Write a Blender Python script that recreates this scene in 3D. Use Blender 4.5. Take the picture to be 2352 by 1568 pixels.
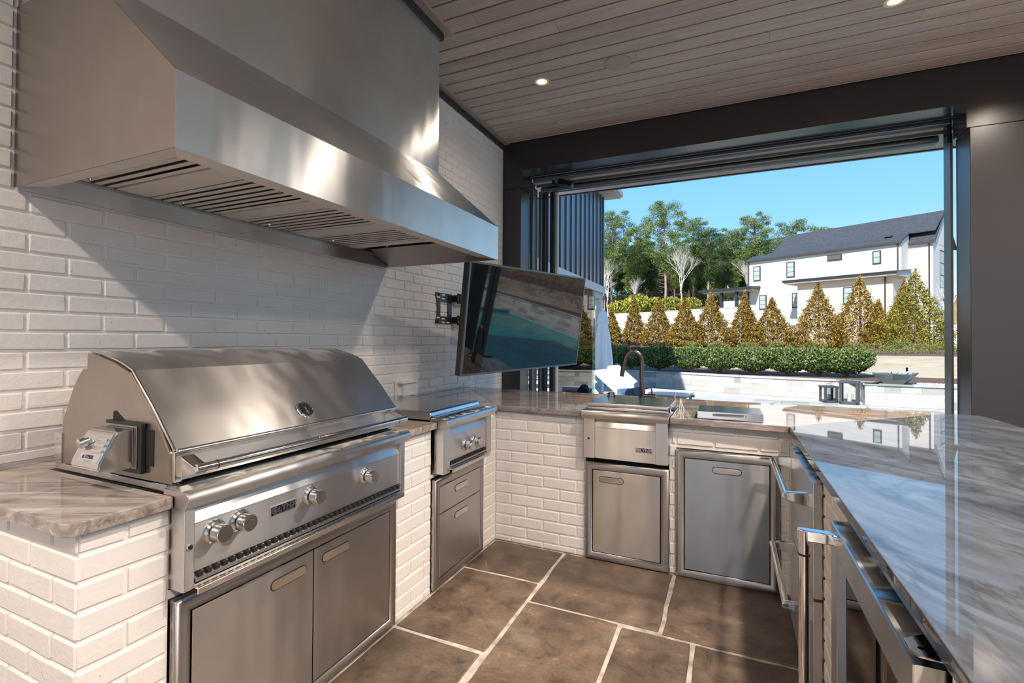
import bpy, bmesh, math, random
from mathutils import Vector, Matrix, noise
random.seed(7)
R = math.radians
PI = math.pi
sc = bpy.context.scene
for o in list(bpy.data.objects):
    bpy.data.objects.remove(o)
col = sc.collection

# ------------------------------------------------------------------ camera
cam_d = bpy.data.cameras.new('camera')
cam_d.sensor_width = 36.0
cam_d.lens = 1110.6 * 36.0 / 2352.0
cam_d.shift_y = -0.00763
cam_d.clip_end = 600
cam_d.clip_start = 0.05
cam = bpy.data.objects.new('camera', cam_d)
col.objects.link(cam)
yaw, pitch, roll = -.4220, .01233, .00571
fw = Vector((math.sin(yaw) * math.cos(pitch), math.cos(yaw) * math.cos(pitch), math.sin(pitch)))
r0 = Vector((math.cos(yaw), -math.sin(yaw), 0))
u0 = r0.cross(fw)
r2 = math.cos(roll) * r0 + math.sin(roll) * u0
u2 = -math.sin(roll) * r0 + math.cos(roll) * u0
mt = Matrix((r2, u2, -fw)).transposed().to_4x4()
mt.translation = Vector((0, 0, 1.40))
cam.matrix_world = mt
sc.camera = cam

# ------------------------------------------------------------------ view, world, sun
sc.view_settings.view_transform = 'Standard'
sc.view_settings.look = 'None'
sc.view_settings.gamma = 1.0
sc.view_settings.use_curve_mapping = False
sc.view_settings.exposure = 0.50
sc.cycles.use_denoising = True
sc.cycles.max_bounces = 9
sc.cycles.diffuse_bounces = 5
sc.cycles.glossy_bounces = 5
sc.cycles.transmission_bounces = 6
sc.cycles.transparent_max_bounces = 10
sc.cycles.caustics_reflective = False
sc.cycles.caustics_refractive = False
sc.cycles.sample_clamp_indirect = 6.0

w = bpy.data.worlds.new('sky')
sc.world = w
w.use_nodes = True
nt = w.node_tree
nt.nodes.clear()
n_out = nt.nodes.new('ShaderNodeOutputWorld')
n_bg = nt.nodes.new('ShaderNodeBackground')
n_tc = nt.nodes.new('ShaderNodeTexCoord')
n_sep = nt.nodes.new('ShaderNodeSeparateXYZ')
n_r = nt.nodes.new('ShaderNodeValToRGB')
el = n_r.color_ramp.elements
el[0].position = 0.0; el[0].color = (.70, .84, .94, 1)
el[1].position = 1.0; el[1].color = (.05, .19, .52, 1)
for p_, c_ in ((.10, (.42, .68, .90, 1)), (.22, (.23, .52, .88, 1)), (.42, (.12, .39, .80, 1))):
    e_ = el.new(p_); e_.color = c_
n_map = nt.nodes.new('ShaderNodeMapping'); n_map.inputs['Scale'].default_value = (1.6, 1.6, 6.0)
n_no = nt.nodes.new('ShaderNodeTexNoise'); n_no.inputs['Scale'].default_value = 2.3; n_no.inputs['Detail'].default_value = 6
n_cr = nt.nodes.new('ShaderNodeValToRGB')
n_cr.color_ramp.elements[0].position = .60; n_cr.color_ramp.elements[0].color = (0, 0, 0, 1)
n_cr.color_ramp.elements[1].position = .78; n_cr.color_ramp.elements[1].color = (.55, .55, .55, 1)
n_mx = nt.nodes.new('ShaderNodeMix'); n_mx.data_type = 'RGBA'
n_mx.inputs[7].default_value = (.85, .90, .95, 1)
L_ = nt.links.new
L_(n_tc.outputs['Generated'], n_sep.inputs[0]); L_(n_sep.outputs['Z'], n_r.inputs[0])
L_(n_tc.outputs['Generated'], n_map.inputs[0]); L_(n_map.outputs[0], n_no.inputs['Vector'])
L_(n_no.outputs['Fac'], n_cr.inputs[0]); L_(n_cr.outputs[0], n_mx.inputs[0])
L_(n_r.outputs[0], n_mx.inputs[6]); L_(n_mx.outputs[2], n_bg.inputs[0]); L_(n_bg.outputs[0], n_out.inputs[0])
n_bg.inputs[1].default_value = 1.06

sun_d = bpy.data.lights.new('sun', 'SUN')
sun_d.energy = 5.2
sun_d.angle = R(.6)
sun_d.color = (1.0, .95, .86)
sun = bpy.data.objects.new('sun', sun_d)
col.objects.link(sun)
sun.rotation_euler = Vector((-.20, -.74, .64)).to_track_quat('Z', 'Y').to_euler()
LAMP_W = 270.0          # watts of each recessed downlight

# ------------------------------------------------------------------ materials
MT = {}
def mat(name, color=(.5, .5, .5), rough=.5, metal=0.0, spec=.5, **k):
    m = bpy.data.materials.new(name); m.use_nodes = True
    b = m.node_tree.nodes['Principled BSDF']
    b.inputs['Base Color'].default_value = (*color, 1)
    b.inputs['Roughness'].default_value = rough
    b.inputs['Metallic'].default_value = metal
    b.inputs['Specular IOR Level'].default_value = spec
    for kk, v in k.items():
        b.inputs[kk].default_value = v
    MT[name] = m
    return m
def N(m, t, **k):
    n = m.node_tree.nodes.new(t)
    for kk, v in k.items():
        setattr(n, kk, v)
    return n
def LK(m, a, b): m.node_tree.links.new(a, b)
def bsdf(m): return m.node_tree.nodes['Principled BSDF']
def coords(m, kind='Object', scale=(1, 1, 1), rot=(0, 0, 0)):
    mp = N(m, 'ShaderNodeMapping')
    mp.inputs['Scale'].default_value = scale; mp.inputs['Rotation'].default_value = rot
    if kind == 'World':
        g = N(m, 'ShaderNodeNewGeometry'); LK(m, g.outputs['Position'], mp.inputs[0])
    else:
        t = N(m, 'ShaderNodeTexCoord'); LK(m, t.outputs[kind], mp.inputs[0])
    return mp.outputs[0]
def noise_n(m, vec, scale, detail=4, rough=.5, dist=0):
    n = N(m, 'ShaderNodeTexNoise')
    n.inputs['Scale'].default_value = scale; n.inputs['Detail'].default_value = detail
    n.inputs['Roughness'].default_value = rough; n.inputs['Distortion'].default_value = dist
    LK(m, vec, n.inputs['Vector'])
    return n.outputs['Fac']
def ramp(m, fac, stops):
    n = N(m, 'ShaderNodeValToRGB'); e = n.color_ramp.elements
    while len(e) < len(stops): e.new(.5)
    for i, (p, c) in enumerate(stops):
        e[i].position = p; e[i].color = (*c, 1) if len(c) == 3 else c
    LK(m, fac, n.inputs[0])
    return n.outputs[0]
def mixc(m, fac, a, b, mode='MIX'):
    n = N(m, 'ShaderNodeMix', data_type='RGBA', blend_type=mode)
    for i, v in ((0, fac), (6, a), (7, b)):
        if hasattr(v, 'links'): LK(m, v, n.inputs[i])
        elif i == 0: n.inputs[0].default_value = v
        else: n.inputs[i].default_value = (*v, 1)
    return n.outputs[2]
def bump(m, h, dist=.01, strength=1.0, prev=None):
    n = N(m, 'ShaderNodeBump'); n.inputs['Distance'].default_value = dist; n.inputs['Strength'].default_value = strength
    LK(m, h, n.inputs['Height'])
    if prev is not None: LK(m, prev, n.inputs['Normal'])
    LK(m, n.outputs[0], bsdf(m).inputs['Normal'])
    return n.outputs[0]
def rnd(m):
    return N(m, 'ShaderNodeObjectInfo').outputs['Random']

def steel(name, base=(.60, .585, .57), rough=.27, aniso=.75, wave=.0022, brush=True):
    m = mat(name, base, rough, 1.0)
    b = bsdf(m)
    b.inputs['Anisotropic'].default_value = aniso
    if aniso:
        tn = N(m, 'ShaderNodeCombineXYZ'); tn.inputs[0].default_value = .02; tn.inputs[1].default_value = .013; tn.inputs[2].default_value = 1
        LK(m, tn.outputs[0], b.inputs['Tangent'])
    v = coords(m, 'World', (1, 1, 1))
    f = noise_n(m, v, 2.6, 2)
    pr = bump(m, f, wave, 1.0)
    if aniso: bump(m, noise_n(m, coords(m, 'World', (1, 1, .22)), 3.4, 2), wave * 2.2, 1.0, pr)
    if brush:
        v2 = coords(m, 'World', (6, 6, 900))
        g = noise_n(m, v2, 2.0, 3)
        rr = ramp(m, g, [(.3, (rough * .9,) * 3), (.7, (rough * 1.12,) * 3)])
        v3 = coords(m, 'World', (1, 1, 1))
        dd = noise_n(m, v3, 5.0, 5, .6)
        c2 = ramp(m, dd, [(.35, (.93, .92, .91)), (.65, (1, 1, 1))])
        LK(m, mixc(m, 1.0, base, c2, 'MULTIPLY'), b.inputs['Base Color'])
    return m
steel('steel', (.66, .65, .64), .31, .98, .0030)
steel('steel_door', (.52, .505, .49), .29, .98, .0060)
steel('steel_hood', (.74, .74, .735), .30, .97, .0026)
steel('steel_top', (.63, .63, .64), .16, 0, .0010, True)
steel('steel_dark', (.42, .40, .385), .32, .9, .0015)
steel('steel_side_reflect', (.40, .355, .325), .33, .4, .002)  # darker brown copy: reflected brick and floor tone put into the colour
mat('baffle_steel', (.74, .68, .64), .45, .15)
mat('chrome', (.75, .74, .73), .08, 1.0)
mat('steel_polished', (.66, .64, .62), .15, 1.0)
mat('gun_metal', (.16, .13, .115), .22, 1.0)
mat('black_metal', (.02, .02, .022), .4, .3)
mat('black_gap', (.008, .008, .008), .7)
mat('black_plastic', (.018, .018, .02), .35)
mat('charcoal_metal', (.045, .045, .05), .35, .5)
mat('badge_black', (.01, .012, .02), .25)
mat('badge_silver', (.75, .76, .80), .25, 1.0)
mat('hood_shade', (.035, .028, .018), .5)  # near black, puts the shade inside the hood into the colour

m = mat('painted_brick', (.80, .765, .735), .55)
v = coords(m, 'World'); sp = noise_n(m, v, 90, 3, .6)
big = noise_n(m, v, 3.0, 3)
c1 = ramp(m, big, [(.3, (.76, .72, .69)), (.7, (.82, .79, .765))])
pit = noise_n(m, v, 42, 2, .5)
c2 = ramp(m, pit, [(.215, (.22, .18, .16)), (.245, (1, 1, 1))])
LK(m, mixc(m, 1.0, c1, c2, 'MULTIPLY'), bsdf(m).inputs['Base Color'])
n1 = bump(m, sp, .0016, .8)
bump(m, noise_n(m, v, 18, 3), .004, .6, n1)
m = mat('painted_mortar', (.80, .77, .745), .6)
bump(m, noise_n(m, coords(m, 'World'), 60, 3), .003, .8)

def quartz(name, gain, tint, rz, stretch=7.0, warp=1.6):
    m = mat(name, (.4, .36, .33), .018, 0, .6)
    v = coords(m, 'World', (.9, 1, 1), (0, 0, R(rz)))
    wv = noise_n(m, v, 1.5, 3, .5, .6)
    st = N(m, 'ShaderNodeMapping'); st.inputs['Scale'].default_value = (1.0, stretch, stretch)
    LK(m, v, st.inputs[0])
    f1 = noise_n(m, st.outputs[0], 1.5, 9, .62, warp)
    g_ = lambda c: tuple(min(.9, x * gain * t) for x, t in zip(c, tint))
    base = ramp(m, f1, [(.28, g_((.085, .072, .068))), (.42, g_((.155, .128, .115))), (.55, g_((.225, .19, .17))), (.74, g_((.33, .295, .275)))])
    vein = ramp(m, noise_n(m, st.outputs[0], .8, 6, .6, 2.2), [(.46, (1, 1, 1)), (.497, (.72, .66, .62)), (.53, (1, 1, 1))])
    blu = ramp(m, wv, [(.38, (.86, .92, 1.02)), (.62, (1.03, 1.0, .97))])
    LK(m, mixc(m, 1.0, mixc(m, 1.0, base, vein, 'MULTIPLY'), blu, 'MULTIPLY'), bsdf(m).inputs['Base Color'])
quartz('quartzite_brown', 1.8, (1.0, 1.0, .97), -32)
quartz('quartzite_grey', 1.5, (1.0, 1.0, 1.0), -20)
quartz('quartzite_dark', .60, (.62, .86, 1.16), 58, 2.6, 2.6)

m = mat('flagstone', (.2, .16, .13), .5)
v = coords(m, 'World')
f1 = noise_n(m, v, 1.7, 7, .62, .4); f2 = noise_n(m, v, 7.5, 8, .7, .5); f3 = noise_n(m, v, 60, 4, .7)
cA = ramp(m, f1, [(.30, (.085, .062, .048)), (.45, (.155, .115, .088)), (.56, (.205, .155, .118)), (.72, (.25, .21, .175))])
cB = ramp(m, f2, [(.33, (.50, .48, .46)), (.5, (1, 1, 1)), (.60, (1.15, 1.12, 1.10)), (.68, (2.0, 2.0, 2.0))])
cC = ramp(m, f3, [(.3, (.82, .82, .82)), (.7, (1.18, 1.18, 1.18))])
cc = mixc(m, 1.0, mixc(m, 1.0, cA, cB, 'MULTIPLY'), cC, 'MULTIPLY')
hs = N(m, 'ShaderNodeHueSaturation'); LK(m, cc, hs.inputs['Color'])
mr = N(m, 'ShaderNodeMapRange'); mr.inputs[3].default_value = .62; mr.inputs[4].default_value = .86; hs.inputs['Saturation'].default_value = 1.12; LK(m, rnd(m), mr.inputs[0]); LK(m, mr.outputs[0], hs.inputs['Value'])
LK(m, hs.outputs[0], bsdf(m).inputs['Base Color'])
LK(m, ramp(m, f2, [(.35, (.32,) * 3), (.65, (.55,) * 3)]), bsdf(m).inputs['Roughness'])
b1 = bump(m, f2, .006, .6); bump(m, f3, .0012, .6, b1)
m = mat('grout', (.42, .36, .32), .85)
bump(m, noise_n(m, coords(m, 'World'), 70, 4), .004, .9)
LK(m, ramp(m, noise_n(m, coords(m, 'World'), 14, 4), [(.35, (.34, .29, .25)), (.65, (.62, .56, .51))]), bsdf(m).inputs['Base Color'])

m = mat('ceiling_wood', (.35, .29, .24), .5)
v = coords(m, 'World', (.55, 9, 9))
ri = rnd(m)
addv = N(m, 'ShaderNodeVectorMath', operation='ADD'); LK(m, v, addv.inputs[0])
cmb = N(m, 'ShaderNodeCombineXYZ'); ml = N(m, 'ShaderNodeMath', operation='MULTIPLY'); ml.inputs[1].default_value = 37.0
LK(m, ri, ml.inputs[0]); LK(m, ml.outputs[0], cmb.inputs[0]); LK(m, ml.outputs[0], cmb.inputs[1]); LK(m, cmb.outputs[0], addv.inputs[1])
g1 = noise_n(m, addv.outputs[0], 1.6, 8, .6, 1.4)
cA = ramp(m, g1, [(.25, (.44, .37, .32)), (.48, (.53, .455, .40)), (.72, (.63, .57, .51))])
tint = ramp(m, ri, [(0, (.78, .76, .79)), (.3, (.98, .95, .92)), (.6, (.88, .91, .90)), (1, (1.06, 1.02, .97))])
LK(m, mixc(m, 1.0, cA, tint, 'MULTIPLY'), bsdf(m).inputs['Base Color'])
bump(m, g1, .001, .5)
mat('cedar_groove', (.045, .018, .010), .8)
m = mat('trim_wood', (.38, .31, .25), .5)

mat('dark_paint', (.030, .028, .030), .24, 0, .5)
mat('dark_trim', (.035, .036, .037), .35)
mat('track_metal', (.14, .15, .15), .32, .6)
mat('outlet_paint', (.80, .77, .74), .4)
mat('speaker_grille', (.42, .36, .31), .6)
m = mat('lamp_glow', (1, .8, .5), .5); bsdf(m).inputs['Emission Color'].default_value = (1, .62, .26, 1); bsdf(m).inputs['Emission Strength'].default_value = 14
m = mat('lamp_halo', (1, .6, .2), .5); bsdf(m).inputs['Emission Color'].default_value = (1, .36, .06, 1); bsdf(m).inputs['Emission Strength'].default_value = 1.3
mat('tv_screen', (.004, .005, .007), .03, 0, .5, IOR=1.75)
mat('tv_bezel', (.17, .19, .20), .3, .8)
mat('tv_case', (.035, .03, .027), .45)
m = mat('knob_face', (.70, .69, .68), .25, 1.0, .5, Anisotropic=.9)
def glass(name, tint, rough=0.0, fac=.9):
    m = bpy.data.materials.new(name); m.use_nodes = True; MT[name] = m
    ntx = m.node_tree; ntx.nodes.clear()
    o = ntx.nodes.new('ShaderNodeOutputMaterial'); tr = ntx.nodes.new('ShaderNodeBsdfTransparent'); gl = ntx.nodes.new('ShaderNodeBsdfGlossy')
    tr.inputs[0].default_value = (*tint, 1); gl.inputs['Roughness'].default_value = rough
    mx = ntx.nodes.new('ShaderNodeMixShader'); fr = ntx.nodes.new('ShaderNodeFresnel'); fr.inputs[0].default_value = 1.5
    ntx.links.new(fr.outputs[0], mx.inputs[0]); ntx.links.new(tr.outputs[0], mx.inputs[1]); ntx.links.new(gl.outputs[0], mx.inputs[2])
    ntx.links.new(mx.outputs[0], o.inputs[0])
glass('door_glass', (.86, .95, .92))
glass('fridge_glass', (.30, .29, .33))
glass('clear_glass', (.95, .97, .98))
glass('house_glass', (.55, .62, .62))

# exterior
m = mat('travertine', (.72, .68, .63), .55)
v = coords(m, 'World', (1, 1, 1)); f = noise_n(m, v, 3.0, 8, .68, .8)
LK(m, mixc(m, 1, ramp(m, f, [(.30, (.33, .31, .285)), (.45, (.50, .485, .465)), (.66, (.56, .55, .535))]), ramp(m, rnd(m), [(0, (.56, .55, .53)), (.25, (.72, .70, .68)), (.45, (.92, .91, .90)), (1, (1.10, 1.10, 1.09))]), 'MULTIPLY'), bsdf(m).inputs['Base Color'])
bump(m, f, .01, .4)
m = mat('patio_stone', (.74, .71, .67), .6)
v = coords(m, 'World'); LK(m, ramp(m, noise_n(m, v, 2.0, 7, .6), [(.35, (.50, .47, .44)), (.65, (.64, .615, .58))]), bsdf(m).inputs['Base Color'])
m = mat('mulch', (.20, .10, .06), .9)
v = coords(m, 'World'); f = noise_n(m, v, 28, 5, .8)
LK(m, ramp(m, f, [(.3, (.07, .032, .02)), (.5, (.22, .11, .075)), (.75, (.44, .28, .21))]), bsdf(m).inputs['Base Color']); bump(m, f, .04, 1)
m = mat('dry_lawn', (.62, .50, .34), .9)
v = coords(m, 'World', (.5, 1, 1)); f = noise_n(m, v, 2.5, 6, .7)
LK(m, ramp(m, f, [(.3, (.38, .29, .18)), (.55, (.50, .41, .28)), (.75, (.58, .50, .37))]), bsdf(m).inputs['Base Color'])
m = mat('leaf_litter', (.28, .20, .12), .95)
v = coords(m, 'World'); f = noise_n(m, v, 1.2, 7, .75)
LK(m, ramp(m, f, [(.3, (.12, .10, .04)), (.5, (.26, .19, .10)), (.7, (.38, .33, .14))]), bsdf(m).inputs['Base Color'])
m = mat('pool_water', (.02, .30, .30), .06, 0, .08)
v = coords(m, 'World', (1, 1, 1)); bump(m, noise_n(m, v, 3.0, 3, .5), .02, .6)
LK(m, ramp(m, noise_n(m, v, .8, 4), [(.3, (.008, .26, .25)), (.7, (.03, .46, .42))]), bsdf(m).inputs['Base Color'])
def leafmat(name, stops, sub=.25):
    m = mat(name, (.2, .3, .1), .55, 0, .35)
    v = coords(m, 'World'); f = noise_n(m, v, 9, 3, .6); g = N(m, 'ShaderNodeNewGeometry')
    LK(m, ramp(m, g.outputs['Random Per Island'], stops), bsdf(m).inputs['Base Color'])
    b = bsdf(m); b.inputs['Transmission Weight'].default_value = 0
    return m
leafmat('hedge_leaf', [(0, (.025, .065, .012)), (.45, (.075, .15, .028)), (.75, (.19, .28, .06)), (1, (.36, .27, .15))])
leafmat('dwarf_leaf', [(0, (.07, .11, .02)), (.5, (.18, .22, .05)), (1, (.30, .29, .10))])
leafmat('arborvitae_leaf', [(0, (.06, .042, .006)), (.35, (.19, .115, .014)), (.7, (.34, .20, .025)), (1, (.46, .32, .06))])
leafmat('arborvitae_green_leaf', [(0, (.07, .07, .006)), (.35, (.18, .155, .014)), (.7, (.30, .25, .025)), (1, (.38, .34, .07))])
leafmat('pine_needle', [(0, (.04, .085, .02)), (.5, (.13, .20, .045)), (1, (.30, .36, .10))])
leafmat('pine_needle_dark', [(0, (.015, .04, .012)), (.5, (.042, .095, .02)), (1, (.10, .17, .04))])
leafmat('yellow_leaf', [(0, (.12, .15, .015)), (.5, (.30, .31, .035)), (1, (.50, .42, .07))])
leafmat('purple_twig', [(0, (.10, .05, .045)), (.5, (.22, .13, .10)), (1, (.34, .24, .19))])
mat('pine_bark', (.20, .13, .11), .9)
mat('pine_bark_red', (.36, .25, .21), .9)
mat('pale_bark', (.72, .66, .62), .8)
mat('twig', (.26, .17, .11), .9)
m = mat('house_white', (.66, .64, .62), .7)
m = mat('house_tan_brick', (.72, .60, .50), .8)
v = coords(m, 'Object', (1, 1, 1)); bt = N(m, 'ShaderNodeTexBrick'); LK(m, v, bt.inputs[0])
m = mat('roof_shingle', (.10, .11, .125), .8)
v = coords(m, 'Object', (1.2, 1, 4)); f = noise_n(m, v, 3.0, 6, .8)
LK(m, ramp(m, f, [(.3, (.026, .030, .036)), (.55, (.055, .062, .072)), (.8, (.10, .11, .125))]), bsdf(m).inputs['Base Color'])
mat('bronze_trim', (.05, .035, .035), .5)
mat('window_blind', (.36, .42, .42), .3)
mat('dark_glass', (.10, .11, .10), .1)
mat('grey_soffit', (.50, .47, .45), .7)
mat('seam_metal', (.16, .17, .19), .32, .65)
mat('seam_trim', (.52, .52, .52), .5)
mat('umbrella_canvas', (.80, .80, .82), .85)
mat('cushion_white', (.84, .86, .90), .8)
mat('cushion_navy', (.03, .05, .09), .7)
mat('teak', (.45, .34, .26), .6)
mat('white_paint', (.85, .86, .84), .5)
mat('lantern_metal', (.09, .09, .10), .45, .4)
mat('bowl_stone', (.17, .19, .18), .5)
mat('pebble', (.40, .41, .43), .7)

# ------------------------------------------------------------------ helpers
OFF = {}
def tag(o, label=None, cat=None, group=None, kind=None):
    if label: o['label'] = label
    if cat: o['category'] = cat
    if group: o['group'] = group
    if kind: o['kind'] = kind
    return o
def empty(name, loc=(0, 0, 0), rz=0, label=None, cat=None, group=None, local=False, rot=None):
    o = bpy.data.objects.new(name, None); col.objects.link(o)
    o.location = loc; o.rotation_euler = rot if rot else (0, 0, rz); o.empty_display_size = .05
    OFF[o.name] = Vector((0, 0, 0)) if local else Vector(loc)
    return tag(o, label, cat, group)
def nb(): return bmesh.new()
def bx(bm, x0, x1, y0, y1, z0, z1, b=0, seg=2):
    if b <= 0:
        vs = [bm.verts.new((x, y, z)) for x in (x0, x1) for y in (y0, y1) for z in (z0, z1)]
        for f in ((0, 1, 3, 2), (4, 6, 7, 5), (0, 4, 5, 1), (2, 3, 7, 6), (0, 2, 6, 4), (1, 5, 7, 3)):
            bm.faces.new([vs[i] for i in f])
        return vs
    t = bmesh.new(); bx(t, x0, x1, y0, y1, z0, z1)
    bmesh.ops.bevel(t, geom=t.edges[:], offset=b, segments=seg, affect='EDGES', profile=.5)
    return merge(bm, t)
def merge(bm, t, M=None):
    mp = {}
    for v_ in t.verts:
        mp[v_] = bm.verts.new(M @ v_.co if M else v_.co)
    for f in t.faces:
        try: bm.faces.new([mp[v_] for v_ in f.verts])
        except ValueError: pass
    t.free()
    return list(mp.values())
def prism(bm, pts, axis, a0, a1, bev=0, seg=2):
    """pts: 2D outline; axis x: (y,z), y: (x,z), z: (x,y)"""
    t = bmesh.new() if bev else bm
    def P(p, a):
        return {'x': (a, p[0], p[1]), 'y': (p[0], a, p[1]), 'z': (p[0], p[1], a)}[axis]
    A = [t.verts.new(P(p, a0)) for p in pts]; B = [t.verts.new(P(p, a1)) for p in pts]
    n = len(pts)
    t.faces.new(A[::-1]); t.faces.new(B)
    for i in range(n):
        t.faces.new((A[i], A[(i + 1) % n], B[(i + 1) % n], B[i]))
    if bev:
        bmesh.ops.recalc_face_normals(t, faces=t.faces[:])
        ee = [e for e in t.edges if len(e.link_faces) == 2 and e.calc_face_angle(0) > .5]
        bmesh.ops.bevel(t, geom=ee, offset=bev, segments=seg, affect='EDGES', profile=.5)
        merge(bm, t)
def tube(bm, path, r, seg=12, caps=True, scale_y=1.0):
    path = [Vector(p) for p in path]; n = len(path)
    rs = r if isinstance(r, (list, tuple)) else [r] * n
    rings = []; up = None
    for i, p in enumerate(path):
        d = (path[min(i + 1, n - 1)] - path[max(i - 1, 0)]).normalized()
        if up is None:
            up = Vector((0, 0, 1)) if abs(d.z) < .9 else Vector((1, 0, 0))
        s = d.cross(up).normalized(); up = s.cross(d).normalized()
        rings.append([bm.verts.new(p + (s * math.cos(a) + up * math.sin(a) * scale_y) * rs[i]) for a in [2 * PI * k / seg for k in range(seg)]])
    for i in range(n - 1):
        for k in range(seg):
            bm.faces.new((rings[i][k], rings[i][(k + 1) % seg], rings[i + 1][(k + 1) % seg], rings[i + 1][k]))
    if caps:
        bm.faces.new(rings[0][::-1]); bm.faces.new(rings[-1])
def lathe(bm, prof, M=None, seg=28, caps=True):
    """prof: (radius, height) pairs about local Z"""
    M = M or Matrix(); rings = []
    for r_, h in prof:
        rings.append([bm.verts.new(M @ Vector((r_ * math.cos(2 * PI * k / seg), r_ * math.sin(2 * PI * k / seg), h))) for k in range(seg)])
    for i in range(len(rings) - 1):
        for k in range(seg):
            bm.faces.new((rings[i][k], rings[i][(k + 1) % seg], rings[i + 1][(k + 1) % seg], rings[i + 1][k]))
    if caps:
        bm.faces.new(rings[0][::-1]); bm.faces.new(rings[-1])
def TR(x, y, z, rx=0, ry=0, rz=0):
    from mathutils import Euler
    return Matrix.Translation((x, y, z)) @ Euler((rx, ry, rz)).to_matrix().to_4x4()
def obj(name, bm, m, parent=None, label=None, cat=None, group=None, kind=None, loc=None, angle=29, smooth=True):
    me = bpy.data.meshes.new(name)
    bmesh.ops.recalc_face_normals(bm, faces=bm.faces[:])
    off = OFF.get(parent.name, Vector((0, 0, 0))) if parent else (Vector(loc) if loc is not None else Vector((0, 0, 0)))
    if off.length: bmesh.ops.translate(bm, verts=bm.verts[:], vec=-off)
    bm.to_mesh(me); bm.free()
    if smooth and len(me.polygons):
        me.polygons.foreach_set('use_smooth', [True] * len(me.polygons))
        me.set_sharp_from_angle(angle=R(angle))
    me.materials.append(MT[m] if isinstance(m, str) else m)
    o = bpy.data.objects.new(name, me); col.objects.link(o)
    if smooth and len(me.polygons) > 6:
        wn = o.modifiers.new('wn', 'WEIGHTED_NORMAL'); wn.keep_sharp = True; wn.weight = 100
    if parent:
        o.parent = parent; OFF[o.name] = off
    elif loc is not None:
        o.location = loc; OFF[o.name] = off
    return tag(o, label, cat, group, kind)
def box(name, x0, x1, y0, y1, z0, z1, m, parent=None, b=0, **k):
    bm = nb(); bx(bm, x0, x1, y0, y1, z0, z1, b)
    return obj(name, bm, m, parent, **k)
def struct(name, bm, m, parent=None, **k):
    return obj(name, bm, m, parent, kind=None if parent else 'structure', **k)
def inst(src, name=None, parent=None, loc=None, rot=None, scale=None):
    o = src.copy()
    if name: o.name = name
    col.objects.link(o)
    if parent is not None: o.parent = parent
    if loc is not None: o.location = loc
    if rot is not None: o.rotation_euler = rot
    if scale is not None: o.scale = scale
    return o
def text_bm(s, size, depth, M, font_bold=True):
    cu = bpy.data.curves.new('t', 'FONT'); cu.body = s; cu.size = size; cu.extrude = depth; cu.align_x = 'CENTER'; cu.align_y = 'CENTER'
    cu.offset = size * .02; cu.resolution_u = 2
    ob = bpy.data.objects.new('t', cu); col.objects.link(ob)
    dg = bpy.context.evaluated_depsgraph_get(); dg.update()
    me = bpy.data.meshes.new_from_object(ob.evaluated_get(dg))
    t = bmesh.new(); t.from_mesh(me); bpy.data.objects.remove(ob); bpy.data.meshes.remove(me); bpy.data.curves.remove(cu)
    bmesh.ops.transform(t, matrix=M, verts=t.verts[:])
    return t

# ================================================================== STRUCTURE
XW, YB, ZC = -2.34, 4.945, 3.613      # left wall plane, beam plane, ceiling
# ---- floor of flagstones
bm = nb(); bx(bm, -2.5, 4.9, -3.4, 5.30, -.14, -.006)
floor = struct('floor', bm, 'grout')
def stone(x0, x1, y0, y1):
    g = .011; x0 += g; x1 -= g; y0 += g; y1 -= g
    t = bmesh.new()
    pts = []
    def edge(a, b_, n):
        for i in range(n):
            f = i / n
            pts.append((a[0] + (b_[0] - a[0]) * f + random.uniform(-.004, .004), a[1] + (b_[1] - a[1]) * f + random.uniform(-.004, .004)))
    edge((x0, y0), (x1, y0), 5); edge((x1, y0), (x1, y1), 5); edge((x1, y1), (x0, y1), 5); edge((x0, y1), (x0, y0), 5)
    b2 = nb(); prism(b2, pts, 'z', -.05, random.uniform(-.0012, .0012), .004, 1)
    t.free()
    obj('flagstone', b2, 'flagstone', floor, smooth=False)
stones = [(-1.5, -.99, 2.625, 3.07), (-1.5, -.99, 1.94, 2.625), (-1.5, -1.0, 1.2, 1.94), (-.99, -.30, 2.425, 3.07), (-.30, .32, 2.405, 3.07),
          (-.99, -.49, 1.62, 2.425), (-.49, -.15, 1.7, 2.405), (-.15, .32, 1.75, 2.405), (-.15, .32, 1.05, 1.75), (-.49, -.15, .9, 1.7), (-1.0, -.49, .85, 1.62), (-1.5, -1.0, .67, 1.2),
          (-2.34, -1.5, -.1, .67), (-1.5, -.8, -.1, .67), (-.8, -.1, 0, .85), (-.1, .32, .1, 1.05)]
stones += [(-1.0, -.8, .67, .85), (-.8, -.49, .85, .85)][:1]
for j, (y0, y1) in enumerate(((-3.3, -2.2), (-2.2, -1.0), (-1.0, -.1))):
    xs = [-2.34, -1.5 + .2 * j, -.7 + .1 * j, .32, 1.2 - .15 * j, 2.2, 3.1 + .2 * j, 4.8]
    for a, b_ in zip(xs[:-1], xs[1:]): stones.append((a, b_, y0, y1))
for j, (y0, y1) in enumerate(((-.1, 1.0), (1.0, 2.1), (2.1, 3.3), (3.3, 4.25), (4.25, 5.25))):
    xs = [1.25, 2.1 + .2 * (j % 2), 3.1 - .2 * (j % 2), 3.9 + .15 * j, 4.8]
    for a, b_ in zip(xs[:-1], xs[1:]): stones.append((a, b_, y0, y1))
stones += [(-2.34, -1.3, 4.1, 5.25), (-1.3, -.2, 4.1, 5.25), (-.2, 1.25, 4.1, 5.25)]
for s_ in stones: stone(*s_)

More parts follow.
